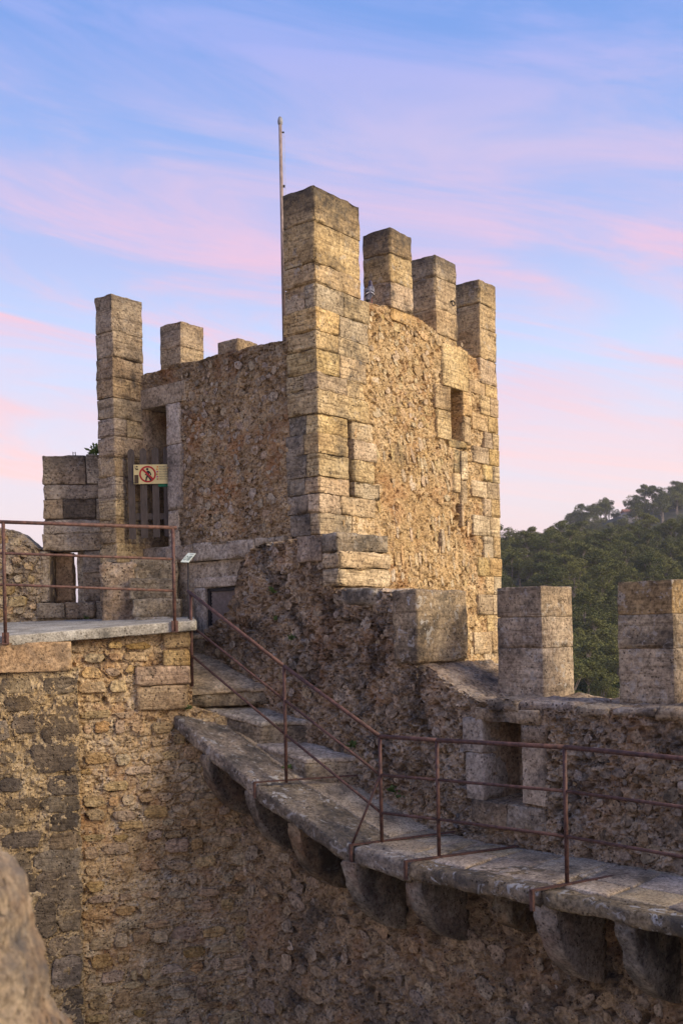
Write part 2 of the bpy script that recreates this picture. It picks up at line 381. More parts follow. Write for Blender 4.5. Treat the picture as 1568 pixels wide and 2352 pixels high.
M_parmer = stone_mat('parapet_merlon_stone', spread=.5, lift=1.4, c1=(.19, .135, .085), c2=(.26, .193, .123), c3=(.32, .25, .168), dark=(.055, .048, .04), dark_amt=.45, dark_scale=2.6, strata=.7, pale=.8, bump=.55, per=.1, top=(.05, .5, .55))
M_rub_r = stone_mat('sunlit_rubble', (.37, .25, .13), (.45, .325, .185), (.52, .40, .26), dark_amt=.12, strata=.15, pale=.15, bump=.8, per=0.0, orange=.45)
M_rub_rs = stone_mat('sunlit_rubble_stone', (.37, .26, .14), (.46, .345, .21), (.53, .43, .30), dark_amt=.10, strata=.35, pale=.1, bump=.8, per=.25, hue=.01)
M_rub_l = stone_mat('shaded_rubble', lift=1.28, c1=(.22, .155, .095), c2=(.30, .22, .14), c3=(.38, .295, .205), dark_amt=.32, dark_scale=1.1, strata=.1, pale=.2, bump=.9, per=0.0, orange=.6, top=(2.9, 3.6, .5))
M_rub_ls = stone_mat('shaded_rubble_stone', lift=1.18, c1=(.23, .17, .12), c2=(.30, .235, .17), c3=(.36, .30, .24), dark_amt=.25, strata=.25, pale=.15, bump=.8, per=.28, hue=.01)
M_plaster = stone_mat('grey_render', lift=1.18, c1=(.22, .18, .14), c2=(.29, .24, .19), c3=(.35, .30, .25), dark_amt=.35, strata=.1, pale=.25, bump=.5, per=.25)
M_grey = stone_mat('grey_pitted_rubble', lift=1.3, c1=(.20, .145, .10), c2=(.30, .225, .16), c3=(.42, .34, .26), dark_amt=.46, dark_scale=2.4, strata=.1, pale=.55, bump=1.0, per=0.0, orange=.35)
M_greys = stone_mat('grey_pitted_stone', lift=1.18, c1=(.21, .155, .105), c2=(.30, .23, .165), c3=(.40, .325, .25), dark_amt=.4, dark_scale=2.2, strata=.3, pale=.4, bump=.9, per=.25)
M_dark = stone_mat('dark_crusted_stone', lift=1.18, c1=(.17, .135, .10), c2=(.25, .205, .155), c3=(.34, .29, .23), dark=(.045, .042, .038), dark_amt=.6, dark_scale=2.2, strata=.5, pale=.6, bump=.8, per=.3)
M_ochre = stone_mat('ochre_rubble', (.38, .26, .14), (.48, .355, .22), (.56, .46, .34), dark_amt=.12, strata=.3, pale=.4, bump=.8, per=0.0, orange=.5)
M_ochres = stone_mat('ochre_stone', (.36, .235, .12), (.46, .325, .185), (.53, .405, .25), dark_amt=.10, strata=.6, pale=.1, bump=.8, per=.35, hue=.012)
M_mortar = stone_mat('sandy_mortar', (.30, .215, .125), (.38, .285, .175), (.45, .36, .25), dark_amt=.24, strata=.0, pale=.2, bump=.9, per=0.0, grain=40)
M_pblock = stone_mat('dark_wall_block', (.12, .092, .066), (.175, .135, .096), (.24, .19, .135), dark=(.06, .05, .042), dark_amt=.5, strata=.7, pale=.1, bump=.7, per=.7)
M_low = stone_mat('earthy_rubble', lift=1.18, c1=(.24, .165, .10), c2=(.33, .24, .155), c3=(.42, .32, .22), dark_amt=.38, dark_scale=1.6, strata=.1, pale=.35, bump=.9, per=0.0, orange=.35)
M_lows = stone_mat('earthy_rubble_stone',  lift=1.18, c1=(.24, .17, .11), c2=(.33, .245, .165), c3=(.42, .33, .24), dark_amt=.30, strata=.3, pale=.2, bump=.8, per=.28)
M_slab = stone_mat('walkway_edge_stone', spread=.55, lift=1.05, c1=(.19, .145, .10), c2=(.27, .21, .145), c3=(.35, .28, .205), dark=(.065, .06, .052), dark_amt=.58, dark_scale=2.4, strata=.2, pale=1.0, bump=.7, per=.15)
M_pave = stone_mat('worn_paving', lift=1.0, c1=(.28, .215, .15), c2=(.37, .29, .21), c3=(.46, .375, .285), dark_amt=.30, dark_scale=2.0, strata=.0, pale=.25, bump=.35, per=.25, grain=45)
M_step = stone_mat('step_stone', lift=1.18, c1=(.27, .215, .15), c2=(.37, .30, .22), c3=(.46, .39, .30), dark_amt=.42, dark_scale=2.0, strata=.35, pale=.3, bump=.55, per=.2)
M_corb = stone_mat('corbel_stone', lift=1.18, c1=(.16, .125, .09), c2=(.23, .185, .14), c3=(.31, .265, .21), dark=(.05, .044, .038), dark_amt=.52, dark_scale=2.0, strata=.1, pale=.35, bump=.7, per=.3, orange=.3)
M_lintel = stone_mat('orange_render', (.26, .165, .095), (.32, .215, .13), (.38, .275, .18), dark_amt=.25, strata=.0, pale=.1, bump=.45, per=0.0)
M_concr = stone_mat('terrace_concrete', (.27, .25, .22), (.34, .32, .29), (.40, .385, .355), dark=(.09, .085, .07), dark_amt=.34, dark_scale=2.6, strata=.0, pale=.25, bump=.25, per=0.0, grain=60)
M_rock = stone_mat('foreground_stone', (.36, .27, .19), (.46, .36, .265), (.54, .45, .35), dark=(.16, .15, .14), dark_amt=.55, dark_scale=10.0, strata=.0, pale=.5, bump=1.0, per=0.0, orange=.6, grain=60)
M_rail = plain_mat('rust_brown_iron', (.10, .050, .036), rough=.62, var=.5, scale=22, bump=.25, col2=(.045, .024, .02))
M_iron = plain_mat('dark_iron', (.03, .027, .026), rough=.6, metal=.3, var=.4)
M_wood = plain_mat('weathered_dark_wood', (.085, .068, .054), rough=.85, var=.45, scale=9, bump=.4, stretch=(14, 14, 1))
M_pole = plain_mat('weathered_pole', (.26, .20, .17), rough=.8, var=.45, scale=12, stretch=(4, 4, 1))
M_fin = plain_mat('grey_finial', (.25, .25, .25), rough=.7, var=.3)
M_rope = plain_mat('pale_rope', (.45, .45, .5), rough=.9)
M_hole = plain_mat('deep_stone', (.12, .095, .075), rough=1, var=.4)

# ------------------------------------------------------------------ loose stones set into a wall face
_lump = {}
def lump(kind, mat, v):
    key = (kind, mat.name, v)
    if key in _lump: return _lump[key]
    rg = np.random.default_rng(hash_s(kind)*100+v)
    if kind == 'round': n, ex, prof = 11, 2.3, ((1.0, -.25), (.97, .5), (.86, .88), (.45, 1.0))
    elif kind == 'block': n, ex, prof = 14, 6.0, ((1.0, -.3), (.985, .6), (.90, .93), (.45, 1.0))
    else: n, ex, prof = 9, 3.0, ((1.0, -.25), (.97, .65), (.86, .96), (.4, 1.0))
    th = np.linspace(0, 2*np.pi, n, endpoint=False)+rg.uniform(-.12, .12, n)
    rad = .5/((np.abs(np.cos(th))**ex+np.abs(np.sin(th))**ex)**(1/ex))*(1+rg.uniform(-.34, .12, n)*(1 if kind != 'block' else .4))
    V = []
    for r, h in prof:
        for t, q in zip(th, rad):
            j = rg.uniform(-.05, .05, 3)
            V.append((np.cos(t)*q*r+j[0]*.4, -(h+j[1]*1.8), np.sin(t)*q*r+j[2]*.4))
    V.append((0, -1.0, 0)); F = []
    for i in range(len(prof)-1):
        for j in range(n):
            F.append((i*n+j, i*n+(j+1) % n, (i+1)*n+(j+1) % n, (i+1)*n+j))
    b = (len(prof)-1)*n
    for j in range(n): F.append((b+j, b+(j+1) % n, len(V)-1))
    me = mesh_from('stone', V, F, mat, smooth=False)
    _lump[key] = me; return me
def hash_s(s): return sum(ord(c)*(i+1) for i, c in enumerate(s)) % 997
def set_stone(fr, s, z, w_, h_, prot, q, rot, mat, parent, kind='angular', v=None, name='stone'):
    me = lump(kind, mat, random.randrange(7) if v is None else v)
    o = bpy.data.objects.new(name, me)
    B = Matrix((( *fr.e, 0), (*(-fr.n), 0), (0, 0, 1, 0), (0, 0, 0, 1))).transposed()
    B = Matrix(((fr.e[0], -fr.n[0], 0, 0), (fr.e[1], -fr.n[1], 0, 0), (0, 0, 1, 0), (0, 0, 0, 1)))
    mw = Matrix.Translation(Vector(fr.pt(s, q, z))) @ B @ Matrix.Rotation(rot, 4, 'Y') @ Matrix.Diagonal((w_, prot, h_, 1))
    return place(o, parent, mw)
def scatter(fr, hfun, s0, s1, z0, z1, n, mat, parent, wr=(.08, .2), hr=(.06, .13), prot=(.012, .035), rot=.25, kinds=('angular', 'round'), avoid=(), base_q=0.0, seed=1, tilt=0.0, inside=None, gap=.42):
    rg = random.Random(seed); done = []; tries = 0; c = 0
    while c < n and tries < n*40:
        tries += 1
        s = rg.uniform(s0, s1); z = rg.uniform(z0, z1); k = rg.random()**1.6
        ww = wr[0]+(wr[1]-wr[0])*k; hh = hr[0]+(hr[1]-hr[0])*min(1, k*.6+rg.random()*.4)
        if s-ww/2 < s0 or s+ww/2 > s1: continue
        if any(a-ww/2 < s < b+ww/2 and c_-hh/2 < z < d+hh/2 for a, b, c_, d in avoid): continue
        if inside and not inside(s, z, ww, hh): continue
        if any(abs(s-a) < (ww+b)*gap and abs(z-d) < (hh+e)*gap for a, d, b, e in done): continue
        done.append((s, z, ww, hh)); c += 1
        q = float(hfun(np.array([[s]]), np.array([[z]]))[0, 0])*.5 + base_q
        set_stone(fr, s, z, ww, hh, rg.uniform(*prot), q, rg.uniform(-rot, rot)+tilt, mat, parent, rg.choice(kinds), rg.randrange(7))

# ================================================================== GROUND AND HILLS
def ground_z(x, y):
    y = np.maximum(y, 1e-3); t = x/y
    sm = lambda a, b, v: (lambda q: q*q*(3-2*q))(np.clip((v-a)/(b-a), 0, 1))
    side = sm(-.12, .10, t)*np.clip(y/60, 0, 1)
    z = -12 + side*(np.interp(y, [0, 70, 92, 120, 180, 200, 240], [0, 0, 4.0, 9.5, 23.5, 24.5, 16])-0)
    far = np.interp(t, [-.05, .16, .22, .27, .33, .5], [0, .62, .80, .90, 1.0, 1.15])
    z = np.maximum(z, -12+side*far*np.interp(y, [215, 240, 330, 380, 600, 3000], [0, 14, 49, 51, 40, 0]))
    return z + .8*np.sin(x*.11+y*.07)*side
def build_ground():
    ys = np.concatenate([np.linspace(-40, 60, 12), np.linspace(66, 240, 60), np.linspace(248, 420, 40), [500, 700, 1200, 2500, 4000]])
    xs = np.concatenate([[-4000, -1500, -500, -200, -100], np.linspace(-60, 200, 90), [260, 400, 800, 2000, 4000]])
    X, Y = np.meshgrid(xs, ys); Zg = ground_z(X, Y)
    idx = np.arange(X.size).reshape(X.shape)
    Q = np.stack([idx[:-1, :-1], idx[:-1, 1:], idx[1:, 1:], idx[1:, :-1]], -1).reshape(-1, 4)
    m = plain_mat('forest_floor', (.05, .045, .028), rough=1, var=.5, scale=.4, bump=0.0, col2=(.028, .032, .018))
    o = meshobj('ground', np.stack([X, Y, Zg], -1).reshape(-1, 3), Q, m, None, True); tag(o, kind='structure')
build_ground()

# ================================================================== TOWER
tower = thing('tower', 'square battlemented stone tower with sunlit right face and doorway on its left face', 'tower', tuple(A0*np.array([1, 1, 0])+np.array([0, 0, -1.2])))
# --- left (door) wall
DOOR = (-3.02, -2.53, 1.08, 2.90)
hL = rubble(.11, .09, .036, 3, .024, holes=(.12, .2, .05))
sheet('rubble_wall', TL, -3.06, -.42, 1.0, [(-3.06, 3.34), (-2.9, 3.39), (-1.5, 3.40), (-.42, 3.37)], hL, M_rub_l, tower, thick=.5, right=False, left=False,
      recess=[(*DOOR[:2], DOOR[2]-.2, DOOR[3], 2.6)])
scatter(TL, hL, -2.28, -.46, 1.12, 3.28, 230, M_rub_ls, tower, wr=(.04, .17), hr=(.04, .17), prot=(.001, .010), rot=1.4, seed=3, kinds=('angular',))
# door surround: lintel and right jamb
block('lintel', TL, -3.06, -2.16, -.30, .025, 2.90, 3.16, M_plaster, tower)
for a, b, ww in ((1.0, 1.52, .20), (1.53, 2.36, .27), (2.37, 2.895, .25)):
    block('jamb_stone', TL, -2.53, -2.53+ww, -.28, .022, a, b, M_plaster, tower)
# ledge course and rendered base
hB = rubble(.5, .3, .012, 9, .010, warp=.6, holes=(.12, .08, .02))
block_s = [-3.02, -2.55, -2.05, -1.42, -.98, -.5]
for i in range(5):
    block('ledge_stone', TL, block_s[i], block_s[i+1]-.006, -.3, .045+.02*(i % 2), .84, 1.05+.02*random.random(), M_plaster, tower, rough=.014)
sheet('base_wall', TL, -3.0, -.45, -.6, .85, hB, M_plaster, tower, thick=.5, left=False, right=False, recess=[(-1.86, -1.20, -.08, .49, .22)])
block('grille_jamb', TL, -2.06, -1.865, -.2, .035, -.08, .50, M_plaster, tower)
block('grille_lintel', TL, -2.06, -1.16, -.2, .035, .505, .62, M_plaster, tower)
# cellar grille
gr = MB(); q0 = -.06
for (a, b, c, d) in ((-1.86, -1.82, -.08, .49), (-1.24, -1.20, -.08, .49), (-1.86, -1.20, .45, .49), (-1.86, -1.20, -.08, -.035)):
    gr.box(TL.pt(a, q0, c), TL.e*(b-a), Z*(d-c), TL.n*.05)
grille = gr.obj('grille', M_iron, tower)
gs = MB()
for i in range(-14, 27):
    x0 = -1.82+i*.023; za, zb_ = -.035, .45; x1 = x0+.26
    xa, xb = max(x0, -1.82), min(x1, -1.24)
    if xb <= xa: continue
    ta = (xa-x0)/(x1-x0); tb = (xb-x0)/(x1-x0)
    gs.tube([TL.pt(xa, q0+.02, za+(zb_-za)*ta), TL.pt(xb, q0+.02, za+(zb_-za)*tb)], .0075, 5)
gs.obj('wire_screen', plain_mat('grey_wire', (.30, .25, .22), rough=.6, metal=.2), grille)

# --- sunlit right wall
hR = rubble(.10, .12, .032, 21, .022, tilt=.2, holes=(.12, .20, .045))
WIN = (2.80, 3.11, 2.50, 3.19)
sheet('rubble_wall', TR, .40, 4.0, -2.3, [(.40, 3.9), (1.0, 3.94), (1.5, 4.0), (1.95, 4.02), (2.4, 3.92), (3.0, 3.84), (3.55, 3.74), (4.0, 3.7)], hR, M_rub_r, tower, thick=.45, left=False, right=False,
      recess=[(.46, .66, 1.45, 2.5, .42), (WIN[0], WIN[1], WIN[2], WIN[3], .34), (3.0, 3.02, 1.78, 2.33, .2), (2.92, 3.12, 1.50, 1.62, .16), (2.86, 3.0, 1.40, 1.46, .12), (2.46, 2.52, .95, 1.2, .06)])
# small irregular stones up high, then bands of tilted slabs as the photograph shows
avR = [(2.38, 3.45, 2.4, 3.8)]
scatter(TR, hR, 1.0, 3.32, 2.55, 3.86, 120, M_rub_rs, tower, wr=(.05, .24), hr=(.04, .17), prot=(.002, .014), rot=.9, kinds=('angular',), seed=11, avoid=avR)
rg = random.Random(5)
for zc, hh, tl, s_a, s_b, kind in ((2.33, .17, -.35, 1.1, 2.9, 'v'), (2.10, .24, -.30, 1.08, 2.85, 'v'), (1.84, .20, -.28, 1.1, 2.95, 'v'), (1.60, .13, .03, 1.05, 2.85, 'h'), (1.36, .26, -.08, 1.1, 3.25, 'v'),
                                   (1.10, .18, -.14, 1.2, 3.3, 'v'), (.84, .24, -.12, 1.05, 3.3, 'v'), (.58, .18, -.1, .95, 3.3, 'v'), (.36, .12, 0.0, 1.6, 3.3, 'h'), (.1, .2, -.1, 2.3, 3.3, 'v'), (-.2, .2, -.1, 2.6, 3.3, 'v'), (-.5, .2, 0, 2.8, 3.3, 'h')):
    s = s_a
    while s < s_b:
        if kind == 'v': ww, h2 = rg.uniform(.05, .10), hh*rg.uniform(.75, 1.15)
        else: ww, h2 = rg.uniform(.14, .28), hh*rg.uniform(.7, 1.05)
        blocked = any(a-.05 < s+ww/2 < b+.05 and c-.1 < zc < d+.1 for a, b, c, d in ((2.98, 3.04, 1.75, 2.35), (2.86, 3.14, 1.36, 1.66)))
        if rg.random() < .58 and not blocked:
            z = zc+rg.uniform(-.08, .08); q = float(hR(np.array([[s]]), np.array([[z]]))[0, 0])*.5
            set_stone(TR, s+ww/2, z, ww*rg.uniform(.8, 1.15), h2, rg.uniform(.002, .014), q, tl+rg.uniform(-.25, .25), M_rub_rs, tower, rg.choice(('angular', 'block', 'angular')), rg.randrange(7))
        s += ww*1.06
# dressed stones round the window
for a, b, c, d in ((2.42, 2.795, 2.86, 3.18), (2.46, 2.795, 2.47, 2.85), (2.62, 3.26, 3.195, 3.76), (3.115, 3.34, 2.86, 3.19), (3.115, 3.30, 2.47, 2.85), (2.74, 3.2, 2.38, 2.495),
                   (2.86, 2.995, 2.04, 2.36), (2.84, 2.995, 1.78, 2.03), (3.025, 3.2, 1.96, 2.36), (3.025, 3.17, 1.64, 1.95), (2.50, 2.58, .93, 1.25), (3.02, 3.07, 1.32, 1.64)):
    block('stone', TR, a, b, -.30, .028+.012*random.random(), c, d, M_ashlar, tower, rough=.010)
block('shutter_board', TR, 2.93, 3.105, -.33, -.30, 2.50, 3.18, M_ashlar, tower)

# --- near corner pier of long dressed stones
def quoins(frA, frB, zs, wa, wb, mat, parent, seedv, split=.5, back=.42, corner_q=.03):
    """frA face lies left of the corner (s<0), frB right of it (s>0); courses alternate"""
    rg = random.Random(seedv)
    for i in range(len(zs)-1):
        z0, z1 = zs[i]+.002, zs[i+1]-.002
        la = wa(rg, i); lb = wb(rg, i)
        cut = lb*rg.uniform(.42, .7) if (i+rg.randrange(2)) % 2 else lb*rg.uniform(.3, .5)
        p = .03+rg.uniform(-.018, .018)
        if z0 > 1.4 and z1 < 2.5: cut = .525
        # corner stone: from the corner back along both faces
        if z1 < 2.5 or rg.random() < split:
            k = la*rg.uniform(.3, .5)
            yield ('c', z0, z1, k, cut, p); yield ('a', z0, z1, k, la, p-rg.uniform(0, .015))
        else: yield ('c', z0, z1, la, cut, p)
        yield ('b', z0, z1, cut, lb, p+rg.uniform(-.012, .008))
# in TR frame: s along TR, q outward (TR normal); TL-face depth runs along -q
ZS = [1.04, 1.29, 1.51, 1.71, 1.97, 2.21, 2.43, 2.70, 2.90, 3.17, 3.38, 3.64, 3.92]
def wa(rg, i): return .45+rg.uniform(-.02, .03)
def wb(rg, i): return (1.10 if ZS[i] < 1.9 else 1.05 if ZS[i] < 2.4 else .93)+rg.uniform(-.07, .07)
SLIT = (.525, .555, 1.50, 2.40)
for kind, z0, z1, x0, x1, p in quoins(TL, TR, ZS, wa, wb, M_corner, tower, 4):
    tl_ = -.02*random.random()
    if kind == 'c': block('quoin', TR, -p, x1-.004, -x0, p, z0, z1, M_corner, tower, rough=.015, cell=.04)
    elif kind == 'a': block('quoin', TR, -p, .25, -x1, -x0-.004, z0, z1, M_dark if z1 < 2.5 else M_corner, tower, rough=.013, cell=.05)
    else:
        if abs(x0-.525) < 1e-6: block('quoin', TR, .635, x1, -.3, p, z0, z1, M_corner, tower, rough=.012)
        else: block('quoin', TR, x0+.004, x1, -.3, p, z0, z1, M_corner, tower, rough=.015, cell=.04)
core = block('pier_core', TR, .012, .42, -.42, -.012, .9, 4.9, M_hole, tower, rough=.0)
def merlon(fr, s0, s1, q0, q1, zs, mat, parent, rough=.013, lean=0.0):
    m = block('merlon', fr, s0+.02, s1-.02, q0+.02, q1-.02, zs[0]-.15, zs[-1]-.03, mat, parent, rough=.0)
    for a, b in zip(zs[:-1], zs[1:]):
        j = [random.uniform(-.004, .004) for _ in range(4)]
        block('stone', fr, s0+j[0], s1+j[1], q0+j[2], q1+j[3], a+.001, b-.001, mat, m, rough=rough, cell=.045, rnd=.006)
    return m
merlon(TR, -.03, .82, -.45, .03, [3.92, 4.15, 4.62, 5.03], M_merlon, tower)
merlon(TR, 1.45, 1.92, -.40, .03, [3.98, 4.30, 4.66, 4.97], M_merlon, tower)
merlon(TR, 2.48, 3.00, -.40, .03, [3.86, 4.20, 4.62, 4.91], M_merlon, tower)
merlon(TR, 3.60, 4.06, -.45, .03, [3.40, 3.75, 4.18, 4.52, 4.86], M_merlon, tower)
# far right corner stones
zz = -2.2; rg = random.Random(12); i = 0
while zz < 3.35:
    h = rg.uniform(.23, .31); h = min(h, 3.40-zz); lng = (.70 if i % 2 else .42)+rg.uniform(-.06, .08)
    sp = 4.07-lng*rg.uniform(.35, .6); p = .03+rg.uniform(-.008, .012)
    block('quoin', TR, sp+.003, 4.07, -.42, p, zz+.002, zz+h-.002, M_ashlar, tower, cell=.055)
    block('quoin', TR, 4.07-lng, sp-.003, -.3, p-.006, zz+.002, zz+h-.002, M_ashlar, tower, cell=.055)
    zz += h; i += 1
# --- pier beside the door and the rear walls
zz = .0; rg = random.Random(31)
block('pier_core', TL, -3.32, -3.04, -.02, .45, 0, 4.3, M_hole, tower, cell=.3, rough=0)
PZ = [.0, .30, .62, .86, 1.12, 1.42, 1.68, 1.98, 2.24, 2.50, 2.74, 3.0, 3.26, 3.52, 3.86, 4.34]
for a, b in zip(PZ[:-1], PZ[1:]):
    j = rg.uniform(-.010, .010)
    if rg.random() < .45 and b < 3.6:
        k = rg.uniform(.15, .3)
        block('quoin', TL, -3.35+j, -3.01, .12+k-.1, .48+j, a+.002, b-.002, M_pier, tower, rough=.014, cell=.042)
        block('quoin', TL, -3.35+j, -3.012, -.03, .12+k-.104, a+.002, b-.002, M_pier, tower, rough=.014, cell=.042)
    else: block('quoin', TL, -3.35+j, -3.01, -.03, .48+j, a+.002, b-.002, M_pier, tower, rough=.014, cell=.042)
hX = rubble(.16, .12, .03, 41, .015)
LF_ = Frame(TL.pt(-3.34, -.40, 0), -TL.n)           # rear-left wall, seen from inside the tower
block('rear_wall', TL, -3.34, -2.95, -4.1, -.0, -.5, 3.36, M_rub_l, tower, cell=.12, rough=.02)
block('rear_wall', TL, -2.95, -.05, -4.1, -3.7, -.5, 3.5, M_rub_l, tower, cell=.12, rough=.02)
block('roof_floor', TL, -2.96, -.42, -3.71, -.46, 2.94, 3.02, M_plaster, tower, cell=.3, rough=.01)
merlon(TL, -3.37, -2.96, -1.10, -.66, [3.3, 3.62, 3.88, 4.22], M_merlon_b, tower)
merlon(TL, -3.37, -2.96, -2.22, -1.78, [3.3, 3.62, 3.88, 4.22], M_merlon_b, tower)

# ================================================================== PARAPET WALL ABOVE THE WALKWAY
parapet = thing('parapet_wall', 'grey pitted parapet wall rising from stairs to tower base, with niche and two merlons', 'wall', tuple(WF.pt(0, -.3, -2.2)))
hW = rubble(.10, .08, .045, 61, .034, pits=.075, holes=(.10, .42, .075))
hW2 = rubble(.12, .11, .042, 65, .028, pits=.05, holes=(.11, .34, .065))
Z1 = [(-5.1, -.12), (-4.72, -.04), (-4.32, .18), (-4.10, .44), (-4.02, .76), (-3.8, .93), (-3.6, .98), (-2.45, .97), (-2.44, .40), (-1.22, .32)]
sheet('tall_masonry', WF, -5.1, -2.445, -2.3, Z1[:8], hW, M_grey, parapet, thick=.70, left=True, right=True, ds=.016)
sheet('tall_masonry', WF, -2.445, -1.22, -2.3, [(-2.445, .40), (-1.22, .32)], hW, M_grey, parapet, thick=.70, left=False, right=True, ds=.016)
zt_ = lambda s, P=Z1: float(np.interp(s, [a for a, b in P], [b for a, b in P]))
stair_z = lambda s: float(np.interp(s, [-5.1, -4.74, -3.58, -2.92, -2.11, -.81, 9], [-.3, -.26, -.71, -1.08, -1.6, -2.03, -2.07]))
scatter(WF, hW, -4.9, -1.25, -2.0, .9, 120, M_greys, parapet, wr=(.06, .22), hr=(.05, .17), prot=(.001, .014), rot=.9, kinds=('angular',), seed=21, inside=lambda s, z, a, b: z+b/2 < zt_(s)-.05 and z-b/2 > stair_z(s))
# plinth end stones and the block that ends the tall part
for a, b, k in ((.41, .60, 0), (.605, .78, .02), (.785, .985, -.01)):
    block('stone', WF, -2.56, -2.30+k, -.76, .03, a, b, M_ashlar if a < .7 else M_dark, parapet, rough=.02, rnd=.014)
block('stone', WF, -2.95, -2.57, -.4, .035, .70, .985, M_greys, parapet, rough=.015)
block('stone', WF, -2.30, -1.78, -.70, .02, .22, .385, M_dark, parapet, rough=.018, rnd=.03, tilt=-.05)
endb = block('end_block', WF, -1.52, -1.17, -.73, .06, -.40, .335, M_parmer, parapet, rough=.014, rnd=.03)
# lower run with sloping coping
Z2 = [(-1.20, -.40), (-1.05, -.46), (-.73, -.62), (-.45, -.73), (.5, -.75), (4.6, -.71)]
NICHE = (-.41, .015, -1.66, -.93)
sheet('low_masonry', WF, -1.20, 4.6, -2.3, Z2, hW2, M_grey, parapet, thick=1.05, left=False, right=True, recess=[(*NICHE, .50)], ds=.02, kt=44)
scatter(WF, hW2, -1.15, 2.1, -1.98, -.95, 100, M_greys, parapet, wr=(.06, .24), hr=(.05, .18), prot=(.001, .016), rot=.8, kinds=('angular',), seed=23, avoid=[(-.75, .35, -2.0, -.85)], inside=lambda s, z, a, b: z+b/2 < float(np.interp(s, [a_ for a_, _ in Z2], [b_ for _, b_ in Z2]))-.05 and z-b/2 > stair_z(s))
for a, b, c, d, m in ((-.66, -.415, -1.22, -.90, M_plaster), (-.62, -.415, -1.66, -1.225, M_plaster), (.02, .26, -1.10, -.93, M_greys), (.02, .27, -1.64, -1.105, M_plaster),
                   (-.56, -.16, -1.90, -1.665, M_greys), (-.155, .25, -1.88, -1.665, M_greys), (-.5, .22, -.925, -.80, M_greys)):
    block('niche_stone', WF, a, b, -.42, .035, c, d, m, parapet, rough=.012)
s = -.35; rg = random.Random(8)
while s < 2.6:
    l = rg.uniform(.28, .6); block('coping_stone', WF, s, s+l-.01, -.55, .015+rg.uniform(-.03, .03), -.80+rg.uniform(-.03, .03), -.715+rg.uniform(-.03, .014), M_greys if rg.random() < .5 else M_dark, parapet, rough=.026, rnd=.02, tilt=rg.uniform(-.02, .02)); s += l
def par_merlon(s0):
    merlon(WF, s0-.525, s0, -1.02, -.50, [-.76, -.26, .04, .33], M_parmer, parapet, rough=.007)
def s_on(px, q):
    return WF.sz(px, 1500, q)[0]
par_merlon(s_on(1245, -.50)); par_merlon(s_on(1533, -.50)+.05); par_merlon(s_on(1533, -.50)+1.35)

# ================================================================== STAIRS AND WALKWAY
ST = [(-3.95, -.95), (-2.49, -1.58), (-1.14, -2.02), (-.42, -2.06), (.97, -2.05), (2.25, -2.05), (3.6, -2.05), (5.0, -2.05)]
walk = thing('walkway', 'stone wall walk with thick edge slabs carried on rounded corbels', 'walkway', tuple(WF.pt(0, .5, -2.9)))
def strip(name, i0, q0, q1, th, mat, dz=0.0, gap=.005, **k):
    (sa, za), (sb, zb_) = ST[i0], ST[i0+1]
    C = []
    for d in (-th, 0):
        for q in (q1, q0):
            for s, z in ((sa+gap, za), (sb-gap, zb_)): C.append(WF.pt(s, q, z+d+dz))
    return hexa(name, C, mat, walk, **k)
EQ = [1.02, 1.06, 1.04, 1.08, 1.10, 1.08, 1.07]
for i in range(len(ST)-1):
    strip('edge_slab', i, .52, EQ[i]+.02, .17 if i < 3 else .13, M_slab, rough=.018, rnd=.03, cell=.055)
    strip('paving', i, -.03, .525, .12, M_pave, dz=.004, rough=.006, rnd=.012, cell=.07)
# flagstones on the flat run
rg = random.Random(77)
for i in range(2, 7):
    (sa, za), (sb, zb_) = ST[i], ST[i+1]; s = sa+.03
    while s < sb-.15:
        l = min(rg.uniform(.3, .55), sb-.02-s)
        qq = [.06, rg.uniform(.38, .6), .93]
        for qa, qb in zip(qq[:-1], qq[1:]):
            C = []
            for d in (-.05, .012+rg.uniform(-.003, .003)):
                for q in (qb-.008, qa+.008):
                    for s_ in (s+.008, s+l-.008): C.append(WF.pt(s_+rg.uniform(-.02, .02)+(.05*(q > .5)), q, za+(zb_-za)*(s_-sa)/(sb-sa)+d))
            hexa('flagstone', C, M_pave, walk, rough=.004, rnd=.01, cell=.09)
        s += l
# corbels: quarter rounds
def corbel(s, zt, Rr=.66, wd=.16, q_in=.38, cut=None):
    n = (4, 14, 10); P, Q = lattice(*n); P = P/np.array(n)*2-1
    x = (P[:, 0])*wd/2; y = (P[:, 1]+1)/2; zf = (P[:, 2]+1)/2
    y = np.sin(y*np.pi/2)                           # finer towards the nose
    qv = y*Rr*(cut if cut else 1)
    bot = -.06-(Rr*.98)*np.clip(1-(qv/Rr)**1.72, 0, 1)**(1/1.72) if not cut else -.34-.12*np.cos(qv*5)
    V = WF.pt(s+x, q_in+qv, zt+(1-zf)*bot)
    d = fbm(V*5, 5, .6)*.06
    V = V + WF.n*d[:, None] + WF.e*(d*.5*P[:, 0])[:, None] + Z*(d*.5)[:, None]
    return meshobj('corbel', V, Q, M_corb, walk, True)
zs_ = lambda s: float(np.interp(s, [a for a, b in ST], [b for a, b in ST]))
for s, ct in ((-3.35, None), (-2.62, None), (-1.93, None), (-1.15, None), (-.42, None), (.30, .45), (.98, None), (1.66, None), (2.36, None), (3.05, None), (3.75, None), (4.45, None)):
    corbel(s, zs_(s)-(.15 if s < -.5 else .12), cut=ct, Rr=.66+random.uniform(-.05, .05), wd=.16+random.uniform(-.03, .04))

